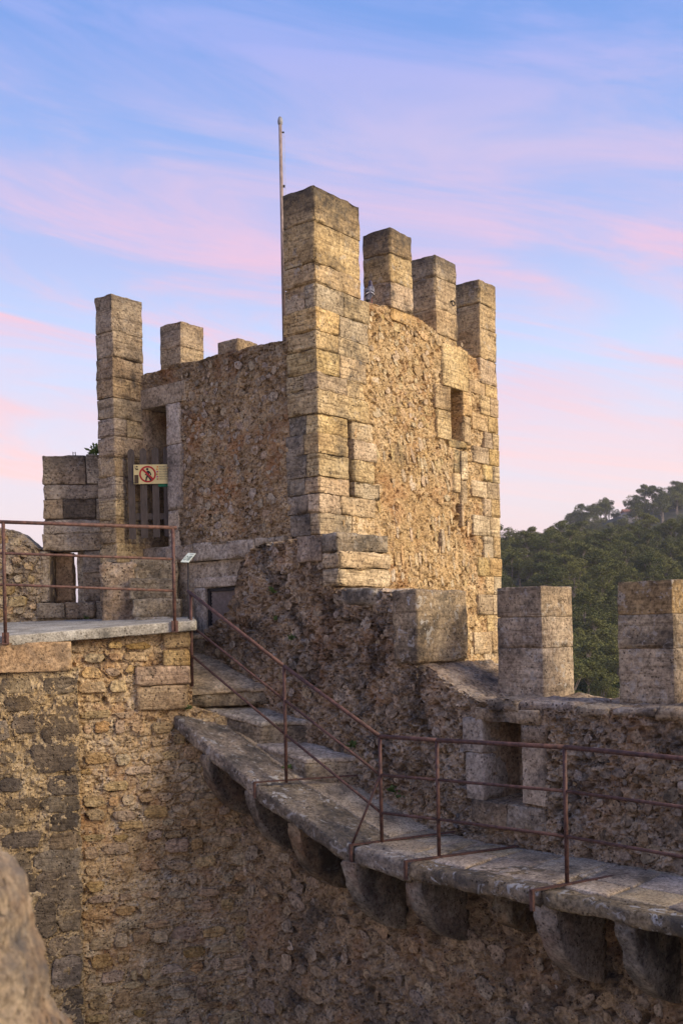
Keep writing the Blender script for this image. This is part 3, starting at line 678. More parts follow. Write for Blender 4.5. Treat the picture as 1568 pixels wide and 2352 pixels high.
# steps
stairs = thing('staircase', 'worn stone steps climbing beside the wall towards the cellar grille', 'stairs', tuple(WF.pt(-3, .3, -1.7)))
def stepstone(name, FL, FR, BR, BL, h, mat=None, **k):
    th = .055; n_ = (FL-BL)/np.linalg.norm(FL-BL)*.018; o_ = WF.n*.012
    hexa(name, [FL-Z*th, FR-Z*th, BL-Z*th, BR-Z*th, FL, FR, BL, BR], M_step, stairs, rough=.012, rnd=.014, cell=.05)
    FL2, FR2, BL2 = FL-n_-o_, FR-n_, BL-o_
    hexa('riser', [FL2-Z*h, FR2-Z*h, BL2-Z*(h+.3), BR-Z*(h+.3), FL2-Z*(th-.004), FR2-Z*(th-.004), BL2-Z*(th-.004), BR-Z*(th-.004)], M_dark, stairs, rough=.016, rnd=.012, cell=.045)  # crusted riser darker than tread, whose sky light is put into its colour
P3 = lambda s, q, z: WF.pt(s, q, z)
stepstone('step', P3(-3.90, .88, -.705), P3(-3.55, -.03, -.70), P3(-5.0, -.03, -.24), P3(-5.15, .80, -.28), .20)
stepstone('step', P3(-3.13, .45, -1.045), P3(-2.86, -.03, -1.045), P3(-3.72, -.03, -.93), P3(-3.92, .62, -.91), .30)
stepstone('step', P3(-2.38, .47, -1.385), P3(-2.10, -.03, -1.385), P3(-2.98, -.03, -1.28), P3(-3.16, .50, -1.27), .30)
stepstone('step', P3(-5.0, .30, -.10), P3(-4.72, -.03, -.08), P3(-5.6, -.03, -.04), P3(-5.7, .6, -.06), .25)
# retaining wall under the walkway
lower = thing('retaining_wall', 'shadowy earthy rubble wall beneath the walkway corbels', 'wall', tuple(WF.pt(0, .2, -7)))
hLo = rubble(.17, .13, .06, 81, .026, pits=.05, holes=(.16, .28, .08))
zL = [(-4.2, -1.0), (-3.9, -1.06), (-2.49, -1.70), (-1.14, -2.14), (4.0, -2.16)]
LW = Frame(WF.pt(0, .41, 0), WF.e)
sheet('rubble_wall', LW, -4.0, 4.0, -7.0, zL, hLo, M_low, lower, ds=.028, thick=.3, left=False, right=False, kt=3)
scatter(LW, hLo, -3.7, 2.3, -4.4, -1.6, 230, M_lows, lower, wr=(.08, .34), hr=(.06, .24), prot=(.002, .022), rot=.6, kinds=('angular',), seed=41, inside=lambda s, z, a, b: z+b/2 < float(np.interp(s, [q for q, _ in zL], [r for _, r in zL]))-.05)

# ================================================================== WALL BELOW THE TERRACE
twall = thing('terrace_wall', 'ochre coursed rubble wall under the terrace edge with bigger stones at top', 'wall', tuple(RF.pt(-.8, -.2, -7)))
hT = rubble(.20, .085, .036, 101, .018, holes=(.13, .16, .045))
sheet('rubble_wall', RF, -1.90, -.515, -7.0, [(-1.90, -.11), (-.515, .01)], hT, M_ochre, twall, thick=.6, left=False, right=False)
sheet('rubble_wall', RF, -.515, .25, -7.0, [(-.515, -.88), (.25, -1.1)], hT, M_ochre, twall, thick=.5, left=False, right=False)
big = [(374, 437, 1450, 1488), (372, 437, 1492, 1530), (310, 437, 1532, 1570), (312, 432, 1577, 1628)]
for x0, x1, y0, y1 in big:
    (a, d), (b, c) = RF.sz(x0, y0), RF.sz(x1, y1)
    block('stone', RF, a, min(b, -.525), -.4, .045+random.uniform(-.01, .015), c, d, M_ochres, twall, rough=.014, rnd=.022)
zr = -.13; rg = random.Random(14); cnt = 0
while zr > -4.5 and cnt < 290:
    rh = rg.uniform(.085, .18); s = -1.76+rg.uniform(0, .08)
    lim = -.50 if zr > -.95 else .15-.0*zr
    while s < lim-.05:
        ww = rg.uniform(.10, .34)
        if s+ww > lim: ww = lim-s
        hid = any(RF.sz(x0, y0)[0]-.03 < s+ww and RF.sz(x1, y1)[1]-.03 < zr-rh/2 < RF.sz(x0, y0)[1]+.03 and s > -1.2+.0 and s+ww > RF.sz(x0, y0)[0]-.02 for x0, x1, y0, y1 in big)
        if rg.random() < .8 and not hid and ww > .06:
            z = zr-rh/2+rg.uniform(-.02, .02); q = float(hT(np.array([[s+ww/2]]), np.array([[z]]))[0, 0])*.4
            set_stone(RF, s+ww/2, z, ww*.95, rh*rg.uniform(.7, .98), rg.uniform(.022, .042), q, rg.uniform(-.06, .06), M_ochres, twall, rg.choice(('block', 'angular', 'round', 'block')), rg.randrange(7)); cnt += 1
        s += ww+rg.uniform(.01, .05)
    zr -= rh+rg.uniform(.005, .03)
# pier of sandy mortar and dark blocks on the left
pierw = thing('buttress', 'sandy buttress with dark weathered blocks under the terrace', 'buttress', tuple(RF.pt(-2.4, 0, -7)))
hP = rubble(.30, .16, .02, 111, .026, pits=.02, holes=(.09, .12, .03))
sheet('mortar_face', RF, -4.6, -1.745, -7.0, -.42, lambda S, Zc: hP(S, Zc)+.13, M_mortar, pierw, thick=.3, left=False, right=True)
dk = [(95, 188, 1627, 1702), (30, 81, 1645, 1682), (12, 69, 1601, 1631), (75, 190, 1710, 1767), (113, 190, 1785, 1823), (0, 36, 1730, 1752), (119, 190, 1870, 1904), (118, 189, 1916, 1946), (85, 192, 1957, 1995),
      (28, 71, 1963, 2003), (83, 193, 2003, 2064), (35, 81, 2005, 2062), (135, 193, 2066, 2134), (80, 130, 2075, 2150), (111, 193, 2157, 2189), (123, 193, 2201, 2264), (146, 193, 2276, 2312), (103, 186, 1557, 1591), (0, 71, 1559, 1591), (0, 55, 1866, 1896), (20, 90, 1835, 1855), (100, 187, 1835, 1862), (0, 50, 1790, 1815), (140, 193, 2320, 2380), (10, 90, 1915, 1945), (-30, 25, 2020, 2080), (-30, 20, 1660, 1700)]
for x0, x1, y0, y1 in dk:
    (a, d), (b, c) = RF.sz(x0, y0, .13), RF.sz(x1, y1, .13); b = min(b, -1.765)
    set_stone(RF, (a+b)/2, (c+d)/2, (b-a)*1.12, (d-c)*1.12, .012, .127, random.uniform(-.03, .03), M_pblock, pierw, 'block')
block('beam_stone', RF, -4.6, -1.80, -.1, .17, -.435, -.115, M_lintel, pierw, rough=.012)

# the rest of the courtyard: its floor and the wall under the viewpoint, unseen, added to darken the pit
block('courtyard_floor', Frame((0, 6), (1, 0)), -9, 14, -9, 8, -7.4, -7.0, M_concr, None, cell=.5)['kind'] = 'structure'
block('courtyard_wall', Frame((0, 1.2), (1, 0)), -9, 9, 0, .6, -7.0, -1.35, M_low, None, cell=.3, rough=.03)['kind'] = 'structure'

# ================================================================== TERRACE
def build_terrace():
    FL, FR = RF.pt(-4.8, .17, -.195), RF.pt(-.47, .17, .082); BL, BR = np.array([-7.4, 14.7, .10]), np.array([-1.9, 13.25, .15])
    C = [FL-Z*.11, FR-Z*.11, BL-Z*.11, BR-Z*.11, FL, FR, BL, BR]
    o = hexa('terrace_floor', C, M_concr, None, rough=.006, rnd=.012, cell=.07); tag(o, kind='structure')
build_terrace()

# ================================================================== ARROW-SLIT WALL, LOW WALL AND DOOR STEPS
slitw = thing('slit_wall', 'short stone wall with an arrow slit beside the tower pier', 'wall', tuple(BF.pt(-.6, 0, 0)))
M_b1 = stone_mat('slit_wall_stone', (.26, .20, .14), (.34, .275, .20), (.42, .355, .275), dark_amt=.30, strata=.5, pale=.25, bump=.7, per=.3, top=(2.0, 2.5, .6))
for a, b, c, d, q in ((-1.10, -.52, 1.98, 2.37, 0), (-.515, -.0, 1.98, 2.38, .01), (-1.09, -.0, 1.78, 1.97, -.012), (-1.10, -.83, 1.52, 1.775, 0), (-.39, 0, 1.50, 1.775, -.01), (-1.10, -.0, 1.31, 1.495, .005), (-1.12, 0, 1.08, 1.305, .012),
                      (-1.16, -1.02, .38, 1.075, 0), (-.585, .0, .78, 1.075, .0), (-.585, .0, .40, .775, -.008), (-1.2, -.83, .17, .375, .03), (-.825, -.42, .16, .375, .02), (-.415, 0, .14, .395, 0), (-1.25, -.62, -.1, .185, -.03), (-.615, .3, -.1, .165, -.02)):
    block('stone', BF, a, b-.006, -.5, q, c, d-.001, M_b1, slitw, rough=.014, rnd=.008, cell=.045)
block('stone', BF, -.825, -.395, -.5, .012, 1.52, 1.772, M_pblock, slitw, rough=.014)
for a, b, c, d in ((-1.09, -1.03, -.1, 2.3), (-1.05, .2, 1.1, 2.3), (-.57, .2, -.1, 1.12), (-1.05, -.5, -.1, .36)): block('wall_core', BF, a, b, -.47, -.04, c, d, M_hole, slitw, cell=.3, rough=0)
block('niche_side', BF, -1.02, -.785, -.48, -.30, .38, 1.07, M_lintel, slitw, rough=.02)
block('niche_side', BF, -.70, -.585, -.48, -.22, .38, 1.07, M_b1, slitw, rough=.02)
lw = thing('low_wall', 'low rubble wall with sloping worn top at far left edge', 'wall', tuple(BF.pt(-2.2, 0, 0)))
hQ = rubble(.22, .13, .04, 131, .02)
sheet('rubble_wall', BF, -3.6, -1.14, 0.0, [(-3.6, 1.62), (-1.95, 1.47), (-1.68, 1.41), (-1.40, 1.31), (-1.22, 1.16), (-1.14, 1.10)], hQ, M_b1, lw, thick=.5, left=False, right=True)
scatter(BF, hQ, -2.3, -1.2, .2, 1.25, 40, M_rub_rs, lw, wr=(.1, .34), hr=(.08, .2), prot=(.02, .05), rot=.15, seed=51, kinds=('block', 'angular'), inside=lambda s, z, a, b: z+b/2 < np.interp(s, [-1.95, -1.68, -1.4, -1.2], [1.42, 1.36, 1.26, 1.1]))
dstep = thing('door_steps', 'steep dark stone steps leading up to the tower door', 'stairs', (-2.6, 13.0, .1))
DF = Frame((-2.62, 13.05), (1, .12))
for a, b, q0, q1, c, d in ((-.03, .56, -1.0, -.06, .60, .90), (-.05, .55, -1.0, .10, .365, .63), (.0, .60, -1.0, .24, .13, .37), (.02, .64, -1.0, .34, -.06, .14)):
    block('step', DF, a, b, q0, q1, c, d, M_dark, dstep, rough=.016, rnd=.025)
block('side_wall', DF, -.41, .02, -1.0, -.02, -.1, .84, M_grey, dstep, rough=.03, rnd=.03, cell=.035)

# ================================================================== GATE AND SIGN
gate = thing('gate', 'weathered dark wooden picket gate across the tower doorway', 'gate', (-2.5, 13.42, 1.1))
GF = Frame((-2.735, 13.36), (.60, .10))
def slat(s, z0, z1, ww=.088, th=.022):
    k = 8; V = []; pts = [(-ww/2, z0), (ww/2, z0), (ww/2, z1-.05)]
    for j in range(1, k): a = math.pi*j/k; pts.append((ww/2*math.cos(a)**1 if True else 0, z1-.05+.05*math.sin(a)))
    pts.append((-ww/2, z1-.05)); n = len(pts)
    V = [GF.pt(s+x, .0, z) for x, z in pts]+[GF.pt(s+x, th, z) for x, z in pts]
    F = [tuple(range(n))[::-1], tuple(range(n, 2*n))]
    F = [tuple(range(n)), tuple(range(n, 2*n))[::-1]]+[(i, n+i, n+(i+1) % n, (i+1) % n) for i in range(n)]
    meshobj('slat', V, F, M_wood, gate)
for i, s in enumerate((.055, .208, .362, .508)): slat(s, 1.165+.01*i, 2.33+.012*i)
for z in (1.42, 2.02):
    b = MB(); b.box(GF.pt(.01, -.028, z), GF.e*.60, Z*.08, GF.n*.026); b.obj('crossbar', M_wood, gate)
def build_sign():
    cream = plain_mat('cream_panel', (.60, .50, .23), rough=.5, var=.06, scale=8); red = plain_mat('sign_red', (.36, .015, .015), rough=.5, var=.1); blk = plain_mat('sign_black', (.015, .015, .014), rough=.5, var=.1); brn = plain_mat('sign_brown', (.07, .045, .02), rough=.6, var=.1); txt = plain_mat('sign_text', (.10, .085, .05), rough=.6, var=.1)
    F2 = Frame(GF.pt(.085, .045, 0), (.60, .105))
    sg = thing('warning_sign', 'cream no-entry sign with red crossed circle fixed on the gate', 'sign', tuple(F2.pt(.25, 0, 1.83)))
    z0, z1, W_ = 1.872, 2.122, .62
    sl_ = .02
    b = MB(); b.box(F2.pt(0, 0, z0), F2.e*W_+Z*sl_*W_, Z*(z1-z0), F2.n*.008); b.obj('panel', cream, sg)
    P = lambda x, y, q: F2.pt(x*W_, q, z0+y*(z1-z0)+sl_*x*W_)
    def poly(name, pts, mat, q=.010): meshobj(name, [P(x, y, q) for x, y in pts], [tuple(range(len(pts)))], mat, sg)
    asp = (z1-z0)/W_
    cx, cy, R0, R1 = .285, .5, .43, .345
    V = []; n = 40
    for j in range(n):
        a = 2*math.pi*j/n
        V += [P(cx+R0*asp*math.cos(a), cy+R0*math.sin(a), .011), P(cx+R1*asp*math.cos(a), cy+R1*math.sin(a), .011)]
    meshobj('red_ring', V, [(2*j, 2*((j+1) % n), 2*((j+1) % n)+1, 2*j+1) for j in range(n)], red, sg)
    m = MB()                                           # walking figure
    def limb(x0, y0, x1, y1, wd):
        dx, dy = (x1-x0)/asp, y1-y0; l = math.hypot(dx, dy); nx, ny = -dy/l*wd, dx/l*wd
        m.add([P(x0+nx*asp, y0+ny, .0112), P(x1+nx*asp, y1+ny, .0112), P(x1-nx*asp, y1-ny, .0112), P(x0-nx*asp, y0-ny, .0112)], [(0, 1, 2, 3)])
    hd = [(cx-.005+.062*asp*math.cos(2*math.pi*j/14), .76+.062*math.sin(2*math.pi*j/14)) for j in range(14)]
    m.add([P(x, y, .0112) for x, y in hd], [tuple(range(14))])
    limb(cx+.012, .68, cx+.004, .42, .075); limb(cx+.004, .45, cx-.03, .28, .045); limb(cx-.03, .28, cx-.035, .14, .04); limb(cx+.004, .45, cx+.07, .17, .045)
    limb(cx+.02, .66, cx+.058, .55, .03); limb(cx+.058, .55, cx+.065, .44, .03); limb(cx-.0, .64, cx-.035, .50, .03); limb(cx-.035, .5, cx-.05, .45, .028)
    m.obj('walking_figure', blk, sg)
    d = .7071*R1*1.02; wd = .035
    poly('red_slash', [(cx-d*asp-wd*asp, cy+d-wd), (cx-d*asp+wd*asp, cy+d+wd), (cx+d*asp+wd*asp, cy-d+wd), (cx+d*asp-wd*asp, cy-d-wd)], red, .0118)
    poly('brown_panel', [(.012, .02), (.098, .02), (.098, .47), (.012, .47)], brn)
    mk = MB()
    for (a, b_, c, d_) in ((.025, .80, .032, .95), (.025, .79, .055, .82), (.048, .86, .085, .93), (.04, .72, .095, .80)):
        mk.add([P(a, b_, .011), P(c, b_, .011), P(c, d_, .011), P(a, d_, .011)], [(0, 1, 2, 3)])
    mk.obj('emblem', brn, sg)
    fl = [((.75, .45, .06), (.6, .1, .05)), ((.55, .04, .03), (.75, .5, .05)), ((.06, .08, .3), (.5, .05, .05)), ((.03, .03, .03), (.6, .4, .05)), ((.05, .08, .35), (.5, .05, .05)), ((.05, .3, .1), (.5, .05, .05))]
    words = ['PROHIBIT EL PAS', 'PROHIBIDO EL PASO', 'NO TRESPASSING', 'DAS PASSIEREN VERBOTEN', 'PASSAGE INTERDIT', 'VIETATO IL PASSAGGIO']
    for i, (wd_, (ca, cb)) in enumerate(zip(words, fl)):
        y = .84-i*.128
        poly('flag', [(.47, y), (.485, y), (.485, y+.075), (.47, y+.075)], plain_mat('flag_colour', ca, var=.1)); poly('flag', [(.485, y), (.505, y), (.505, y+.075), (.485, y+.075)], plain_mat('flag_colour', cb, var=.1))
        cu = bpy.data.curves.new('t', 'FONT'); cu.body = wd_; cu.size = .029; ob = bpy.data.objects.new('t', cu); COL.objects.link(ob)
        dg = bpy.context.evaluated_depsgraph_get(); me = bpy.data.meshes.new_from_object(ob.evaluated_get(dg)); bpy.data.objects.remove(ob)
        co = np.zeros(len(me.vertices)*3); me.vertices.foreach_get('co', co); co = co.reshape(-1, 3)
        F = [tuple(p.vertices) for p in me.polygons]; bpy.data.meshes.remove(me)
        xs = co[:, 0]*.72
        V = [P(.52, y, .0105)+F2.e*x+Z*(yy+sl_*x) for x, yy in zip(xs, co[:, 1])]
        meshobj('lettering', V, F, txt, sg)
    b = MB(); b.box(F2.pt(W_*.5, -.012, z0-.03), F2.e*W_*.5, Z*.05, F2.n*.006); b.obj('green_backing', plain_mat('dark_green', (.01, .12, .06), var=.1), sg)
    b = MB(); b.tube([F2.pt(-.07, -.02, z0+.05), F2.pt(.0, .012, z0+.015), F2.pt(.03, .012, z0+.01)], .003, 6); b.obj('wire_tie', M_iron, sg)
build_sign()

# ================================================================== RAILINGS
def vpost(px, py, depth, py_top):
    b = at(px, py, depth); zt = b[2]+(py-py_top)/FPX*depth; return b, np.array([b[0], b[1], zt])
rl = thing('terrace_railing', 'rust brown iron railing with three rails along terrace edge', 'railing', tuple(RF.pt(-1.6, .2, -.1)))
QR = .19
zr_ = [[1.16, .79, .40], [1.10, .74, .375]]
tb = []
for (px, zb_, za) in ((12, -.02, 1.15), (401, .07, 1.10)):
    s = RF.sz(px, 1400, QR)[0]; b = MB(); b.tube([RF.pt(s, QR, zb_-.10), RF.pt(s, QR, za)], .019, 10); b.obj('post', M_rail, rl, True); tb.append(s)
    b = MB(); b.box(RF.pt(s-.035, QR-.03, zb_-.115), RF.e*.07, Z*.125, RF.n*.045); b.obj('bracket', M_rail, rl)
for k, (y0, y1, r) in enumerate(((1199, 1212, .020), (1271, 1284, .0145), (1343, 1357, .0145))):
    p0 = RF.sz(12, y0, QR); p1 = RF.sz(399, y1, QR); sl = (p1[1]-p0[1])/(p1[0]-p0[0])
    a = p0[0]-1.3; e = p1[0]+(.035 if k == 0 else 0)
    b = MB(); b.tube([RF.pt(a, QR, p0[1]+sl*(a-p0[0])), RF.pt(e, QR, p0[1]+sl*(e-p0[0]))], r, 10); b.obj('rail', M_rail, rl, True)
s = tb[0]-1.25; b = MB(); b.tube([RF.pt(s, QR, -.2), RF.pt(s, QR, 1.2)], .019, 10); b.obj('post', M_rail, rl, True)

rr = thing('walkway_railing', 'rust brown iron railing following the stairs and walkway', 'railing', tuple(at(877, 1936, 9.5)))
PO = [((442, 1572), 11.45, (1362, 1437, 1506)), ((657.5, 1793), 10.45, (1530, 1608, 1687)), ((876.6, 1936), 9.5, (1691, 1780, 1867)), ((1008, 1973), 8.97, (1700, 1791, 1882)), ((1301.6, 2035), 7.95, (1716, 1817, 1921))]
tops = []
for (bx, by), dep, ys in PO:
    base, top = vpost(bx, by, dep, ys[0]); b = MB(); b.tube([base-Z*.02, top], .017, 10); b.obj('post', M_rail, rr, True)
    tops.append([np.array([base[0], base[1], base[2]+(by-y)/FPX*dep]) for y in ys])
d = tops[4][0]-tops[3][0]; d2 = np.array([d[0], d[1], 0]); nx_ = [tops[4][k]+np.array([d[0], d[1], 0])*1.05-Z*.005 for k in range(3)]; tops.append(nx_)
b = MB(); b.tube([nx_[0]-Z*1.17, nx_[0]], .017, 10); b.obj('post', M_rail, rr, True)
tops.append([p+np.array([d[0], d[1], 0])*1.0 for p in nx_]); b = MB(); b.tube([tops[-1][0]-Z*1.17, tops[-1][0]], .017, 10); b.obj('post', M_rail, rr, True)
for k in range(3):
    for i in range(len(tops)-1):
        b = MB(); a, c = tops[i][k], tops[i+1][k]
        if i == 0: a = a-(c-a)/np.linalg.norm(c-a)*.05
        b.tube([a, c], .019 if k == 0 else .013, 10); b.obj('rail', M_rail, rr, True)
b = MB(); b.tube([tops[2][1], at(806, 1945, 9.42)], .011, 8); b.obj('brace', M_rail, rr, True)
for (o_, i_) in (((588, 1800, 10.33), (820, 1784, 10.80)), ((809, 1944, 9.38), (1042, 1914, 9.86)), ((935, 1982, 8.83), (1189, 1947, 9.32)), ((1225, 2049, 7.75), (1482, 2003, 8.40))):
    a = at(*o_)+Z*.012; c = at(*i_)+Z*.012; d = c-a; b = MB(); pd = np.array([d[1], -d[0], 0]); pd = pd/np.linalg.norm(pd)*.035
    b.box(a-pd/2-d*.01-Z*.004, d*1.01, pd, Z*.014); b.box(a-pd/2-d*.025-Z*.15, d*.02, pd, Z*.16); b.obj('floor_bar', M_rail, rr)

# ================================================================== INFORMATION STAND
info = thing('information_stand', 'small tilted pale information plate on a thin dark post by the steps', 'sign', tuple(at(433, 1440, 12.0)))
b = MB(); b.tube([at(434.5, 1500, 11.98), at(432.5, 1290, 11.98)], .010, 8); b.obj('post', M_iron, info, True)
BLp, BRp, TRp, TLp = at(414.9, 1290.3, 11.92), at(433, 1291.4, 11.92), at(451, 1270.6, 12.10), at(432.3, 1269.7, 12.10)
nn = np.cross(BRp-BLp, TLp-BLp); nn /= np.linalg.norm(nn)
if nn[2] < 0: nn = -nn
b = MB(); b.box(BLp-nn*.008, BRp-BLp, TLp-BLp, nn*.008); b.obj('plate', plain_mat('pale_green_plate', (.50, .56, .50), rough=.4, var=.05), info)
PP = lambda x, y: BLp+(BRp-BLp)*x+(TLp-BLp)*y+nn*.002
b = MB()
for y in np.linspace(.18, .62, 6): b.add([PP(.56, y), PP(.90, y), PP(.90, y+.05), PP(.56, y+.05)], [(0, 1, 2, 3)])
b.add([PP(.35, .84), PP(.85, .84), PP(.85, .89), PP(.35, .89)], [(0, 1, 2, 3)])
for j in range(20):
    a0, a1 = 2*math.pi*j/20, 2*math.pi*(j+1)/20
    b.add([PP(.3+.2*math.cos(a0), .42+.24*math.sin(a0)), PP(.3+.2*math.cos(a1), .42+.24*math.sin(a1)), PP(.3+.15*math.cos(a1), .42+.18*math.sin(a1)), PP(.3+.15*math.cos(a0), .42+.18*math.sin(a0))], [(0, 1, 2, 3)])
b.add([PP(.28, .34), PP(.32, .34), PP(.32, .5), PP(.28, .5)], [(0, 1, 2, 3)])
b.obj('printing', plain_mat('plate_print', (.06, .09, .08), var=.1), info)

# ================================================================== FLAGPOLE, PIGEON, RING
fp = thing('flagpole', 'tall bare weathered flagpole behind the tower corner', 'flagpole', tuple(at(654.5, 850, 13.0)))
p0 = at(655, 860, 13.0); h0 = at(642.5, 287, 13.0)[2]
b = MB(); b.tube([p0, np.array([p0[0], p0[1], h0])], [.028, .021], 14); b.obj('pole', M_pole, fp, True)
b = MB(); T = np.array([p0[0], p0[1], h0]); prof = [(.018, -.01), (.022, 0), (.03, .012), (.032, .03), (.033, .05), (.027, .08), (.016, .10), (.003, .108)]
b.tube([T+Z*h for _, h in prof], [r for r, _ in prof], 14); b.obj('finial', M_fin, fp, True)
b = MB(); b.box(T+np.array([.018, -.01, -.10]), (.03, 0, 0), (0, .02, 0), (0, 0, .012)); b.obj('cleat', M_iron, fp)
b = MB(); b.box(T+np.array([.02, -.01, -.79]), (.025, 0, 0), (0, .015, 0), (0, 0, .03)); b.obj('cleat', M_iron, fp)
b = MB()
b.tube([T+np.array([.05, 0, -.10]), T+np.array([.055, 0, -1.5]), T+np.array([.06, 0, -2.6])], .0022, 5); b.tube([T+np.array([.036, 0, -.10]), T+np.array([.042, 0, -1.5]), T+np.array([.05, 0, -2.6])], .0018, 5); b.obj('halyard', M_rope, fp)

def build_pigeon():
    root = thing('pigeon', 'grey pigeon with dark neck and wing bars perched between two merlons', 'bird', tuple(at(849, 697, 12.78)))
    sz = 1.2; o0 = at(849, 694, 12.78); g1 = plain_mat('pigeon_grey', (.17, .175, .22), rough=.8, var=.3, scale=40); g2 = plain_mat('pigeon_neck', (.045, .038, .075), rough=.45, var=.4, scale=60); g3 = plain_mat('pigeon_black', (.02, .02, .024), rough=.8, var=.3); g4 = plain_mat('pigeon_pale', (.55, .55, .6), var=.1)
    Z = np.array([0, 0, sz]); ex = np.array([sz, 0, 0]); ey = np.array([0, sz, 0])
    # spine from the tail tip up to the beak, bird seen from behind, leaning slightly to the right
    sp = [(-.022, .00, .005, .016, .008), (-.018, .01, .03, .020, .012), (-.012, .025, .06, .030, .026), (-.004, .04, .09, .042, .042), (.004, .05, .12, .048, .050), (.010, .055, .15, .043, .047), (.013, .058, .175, .030, .034), (.014, .058, .195, .0225, .025), (.013, .055, .212, .0205, .023), (.012, .052, .226, .019, .022), (.011, .050, .238, .012, .014), (.011, .05, .243, .002, .002)]
    V = []; k = 14
    for x, y, z, rx, ry in sp:
        for j in range(k): a = 2*math.pi*j/k; V.append(o0+ex*(x+rx*math.cos(a))+ey*(y+ry*math.sin(a))+Z*z)
    F = [(i*k+j, i*k+(j+1) % k, (i+1)*k+(j+1) % k, (i+1)*k+j) for i in range(len(sp)-1) for j in range(k)]+[tuple(range(k))[::-1]]
    body = meshobj('body', V, F, g1, root, True); body.data.materials.append(g2); body.data.materials.append(g3)
    for p in body.data.polygons:
        r = p.index//k
        if 6 <= r: p.material_index = 1
        if r < 1: p.material_index = 2
    for sd in (-1, 1):                                 # folded wings
        V = []
        prof = [(.165, .030, .020), (.14, .044, .024), (.11, .046, .024), (.08, .040, .018), (.05, .030, .012), (.02, .018, .006)]
        for z, xo, wd in prof:
            cxs = .012-.03*(1-z/.165)
            for dx, dy in ((-wd, -.012), (0, -.030), (wd*.9, -.010), (wd*.6, .012), (-wd*.6, .008)):
                V.append(o0+ex*(cxs+sd*(xo*.62+dx*.5*sd))+ey*(.030+dy*1.0+(.01 if z > .06 else -.005))+Z*z)
        n = 5; F = [(i*n+j, i*n+(j+1) % n, (i+1)*n+(j+1) % n, (i+1)*n+j) for i in range(len(prof)-1) for j in range(n)]+[tuple(range(n)), tuple((len(prof)-1)*n+j for j in range(n))]
        wg = meshobj('wing', V, F, g1, root, True)
        for zc, m_ in ((.105, g3), (.088, g4), (.076, g3)):
            b = MB(); b.tube([o0+ex*(.004+sd*.010)+ey*(-.012)+Z*(zc+.012), o0+ex*(.002+sd*.034)+ey*(-.010)+Z*(zc), o0+ex*(.0+sd*.046)+ey*(.008)+Z*(zc-.010)], [.004, .007, .004], 6); b.obj('wing_bar', m_, root)
    b = MB(); b.tube([o0+ex*(.018)+ey*.072+Z*.222, o0+ex*.03+ey*.082+Z*.218], [.004, .001], 6); b.obj('beak', g3, root)
    for sd in (-1, 1):
        b = MB(); b.tube([o0+ex*(.008+sd*.014)+ey*.05+Z*.06, o0+ex*(.008+sd*.014)+ey*.05+Z*(-.02)], .0035, 6); b.obj('leg', plain_mat('pigeon_leg', (.3, .08, .07)), root)
build_pigeon()
ring = MB(); cR = TR.pt(2.86, .05, 4.36)
ring.tube([TR.pt(2.86, 0, 4.37), TR.pt(2.86, .06, 4.37)], .012, 8)
pts = [cR+TR.e*.035*math.cos(a)+TR.n*.01+Z*(.035*math.sin(a)-.025) for a in np.linspace(0, 2*math.pi, 17)]; ring.tube(pts, .008, 6, caps=False)
tag(ring.obj('iron_ring', M_iron), 'small dark iron ring fixed in the third merlon', 'ring')
b = MB()
for x in (168.5, 174): b.tube([at(x, 1047, 13.9), at(x-.5, 1038, 13.9)], .006, 6)
b.tube([at(168.5, 1040, 13.9), at(174, 1041, 13.9)], .003, 5)
tag(b.obj('metal_pegs', M_iron), 'two tiny metal pegs on top of the slit wall', 'pegs')

# ================================================================== WEEDS
M_weed = plain_mat('weed_green', (.09, .14, .035), rough=.7, var=.4, scale=30, col2=(.05, .085, .02))
def weed(p, size, label, n=46, seed=1, spread=1.0):
    rg = random.Random(seed); V = []; F = []; p = np.array(p, float)
    for i in range(n):
        d = np.array([rg.gauss(0, 1)*spread, rg.gauss(-.5, .7), abs(rg.gauss(.8, .6))]); d /= np.linalg.norm(d); l = size*rg.uniform(.4, 1.0)
        c = p+d*l*rg.uniform(.3, 1.0); a = np.cross(d, [rg.random(), rg.random(), rg.random()]); a = a/np.linalg.norm(a)*size*rg.uniform(.10, .20)
        k = len(V); e = d*size*rg.uniform(.12, .25)
        V += [c-e, c+a, c+e, c-a]; F.append((k, k+1, k+2, k+3))
    tag(meshobj('weed', V, F, M_weed), label, 'plant')
def onw(px, py, q=.03): s, z = WF.sz(px, py, q); return WF.pt(s, q, z)
weed(at(219, 1043, 13.75), .16, 'bushy green weed on the slit wall beside the tower pier', 90, 1)
weed(TL.pt(-2.35, -.5, 3.42), .14, 'green weed on the wall top below a rear merlon', 60, 2)
weed(onw(626, 1362), .09, 'green tuft high on the grey pitted wall right of the grille', 40, 3, .5)
weed(onw(634, 1424), .07, 'tiny green tuft midway down the grey pitted wall', 26, 4, .5)
weed(onw(668, 1470), .09, 'green tuft on the pitted wall above the stair railing', 40, 5, .5)
weed(onw(808, 1716), .10, 'dark weed at wall foot beside the lowest step', 40, 6)
weed(WF.pt(-2.62, .52, -1.50), .08, 'green weed growing at the side of the lowest step', 30, 7)
weed(onw(897, 1818), .09, 'low weed at the wall foot just right of the stair railing corner', 40, 8)
weed(onw(913, 1832), .07, 'smallest weed at the wall foot by the walkway', 30, 9)
weed(RF.pt(-.58, .06, -.90), .07, 'green tuft under the corner stones of the ochre wall', 34, 10)
weed(BF.pt(-.55, .03, .15), .07, 'faint weed at the foot of the slit wall', 24, 11)

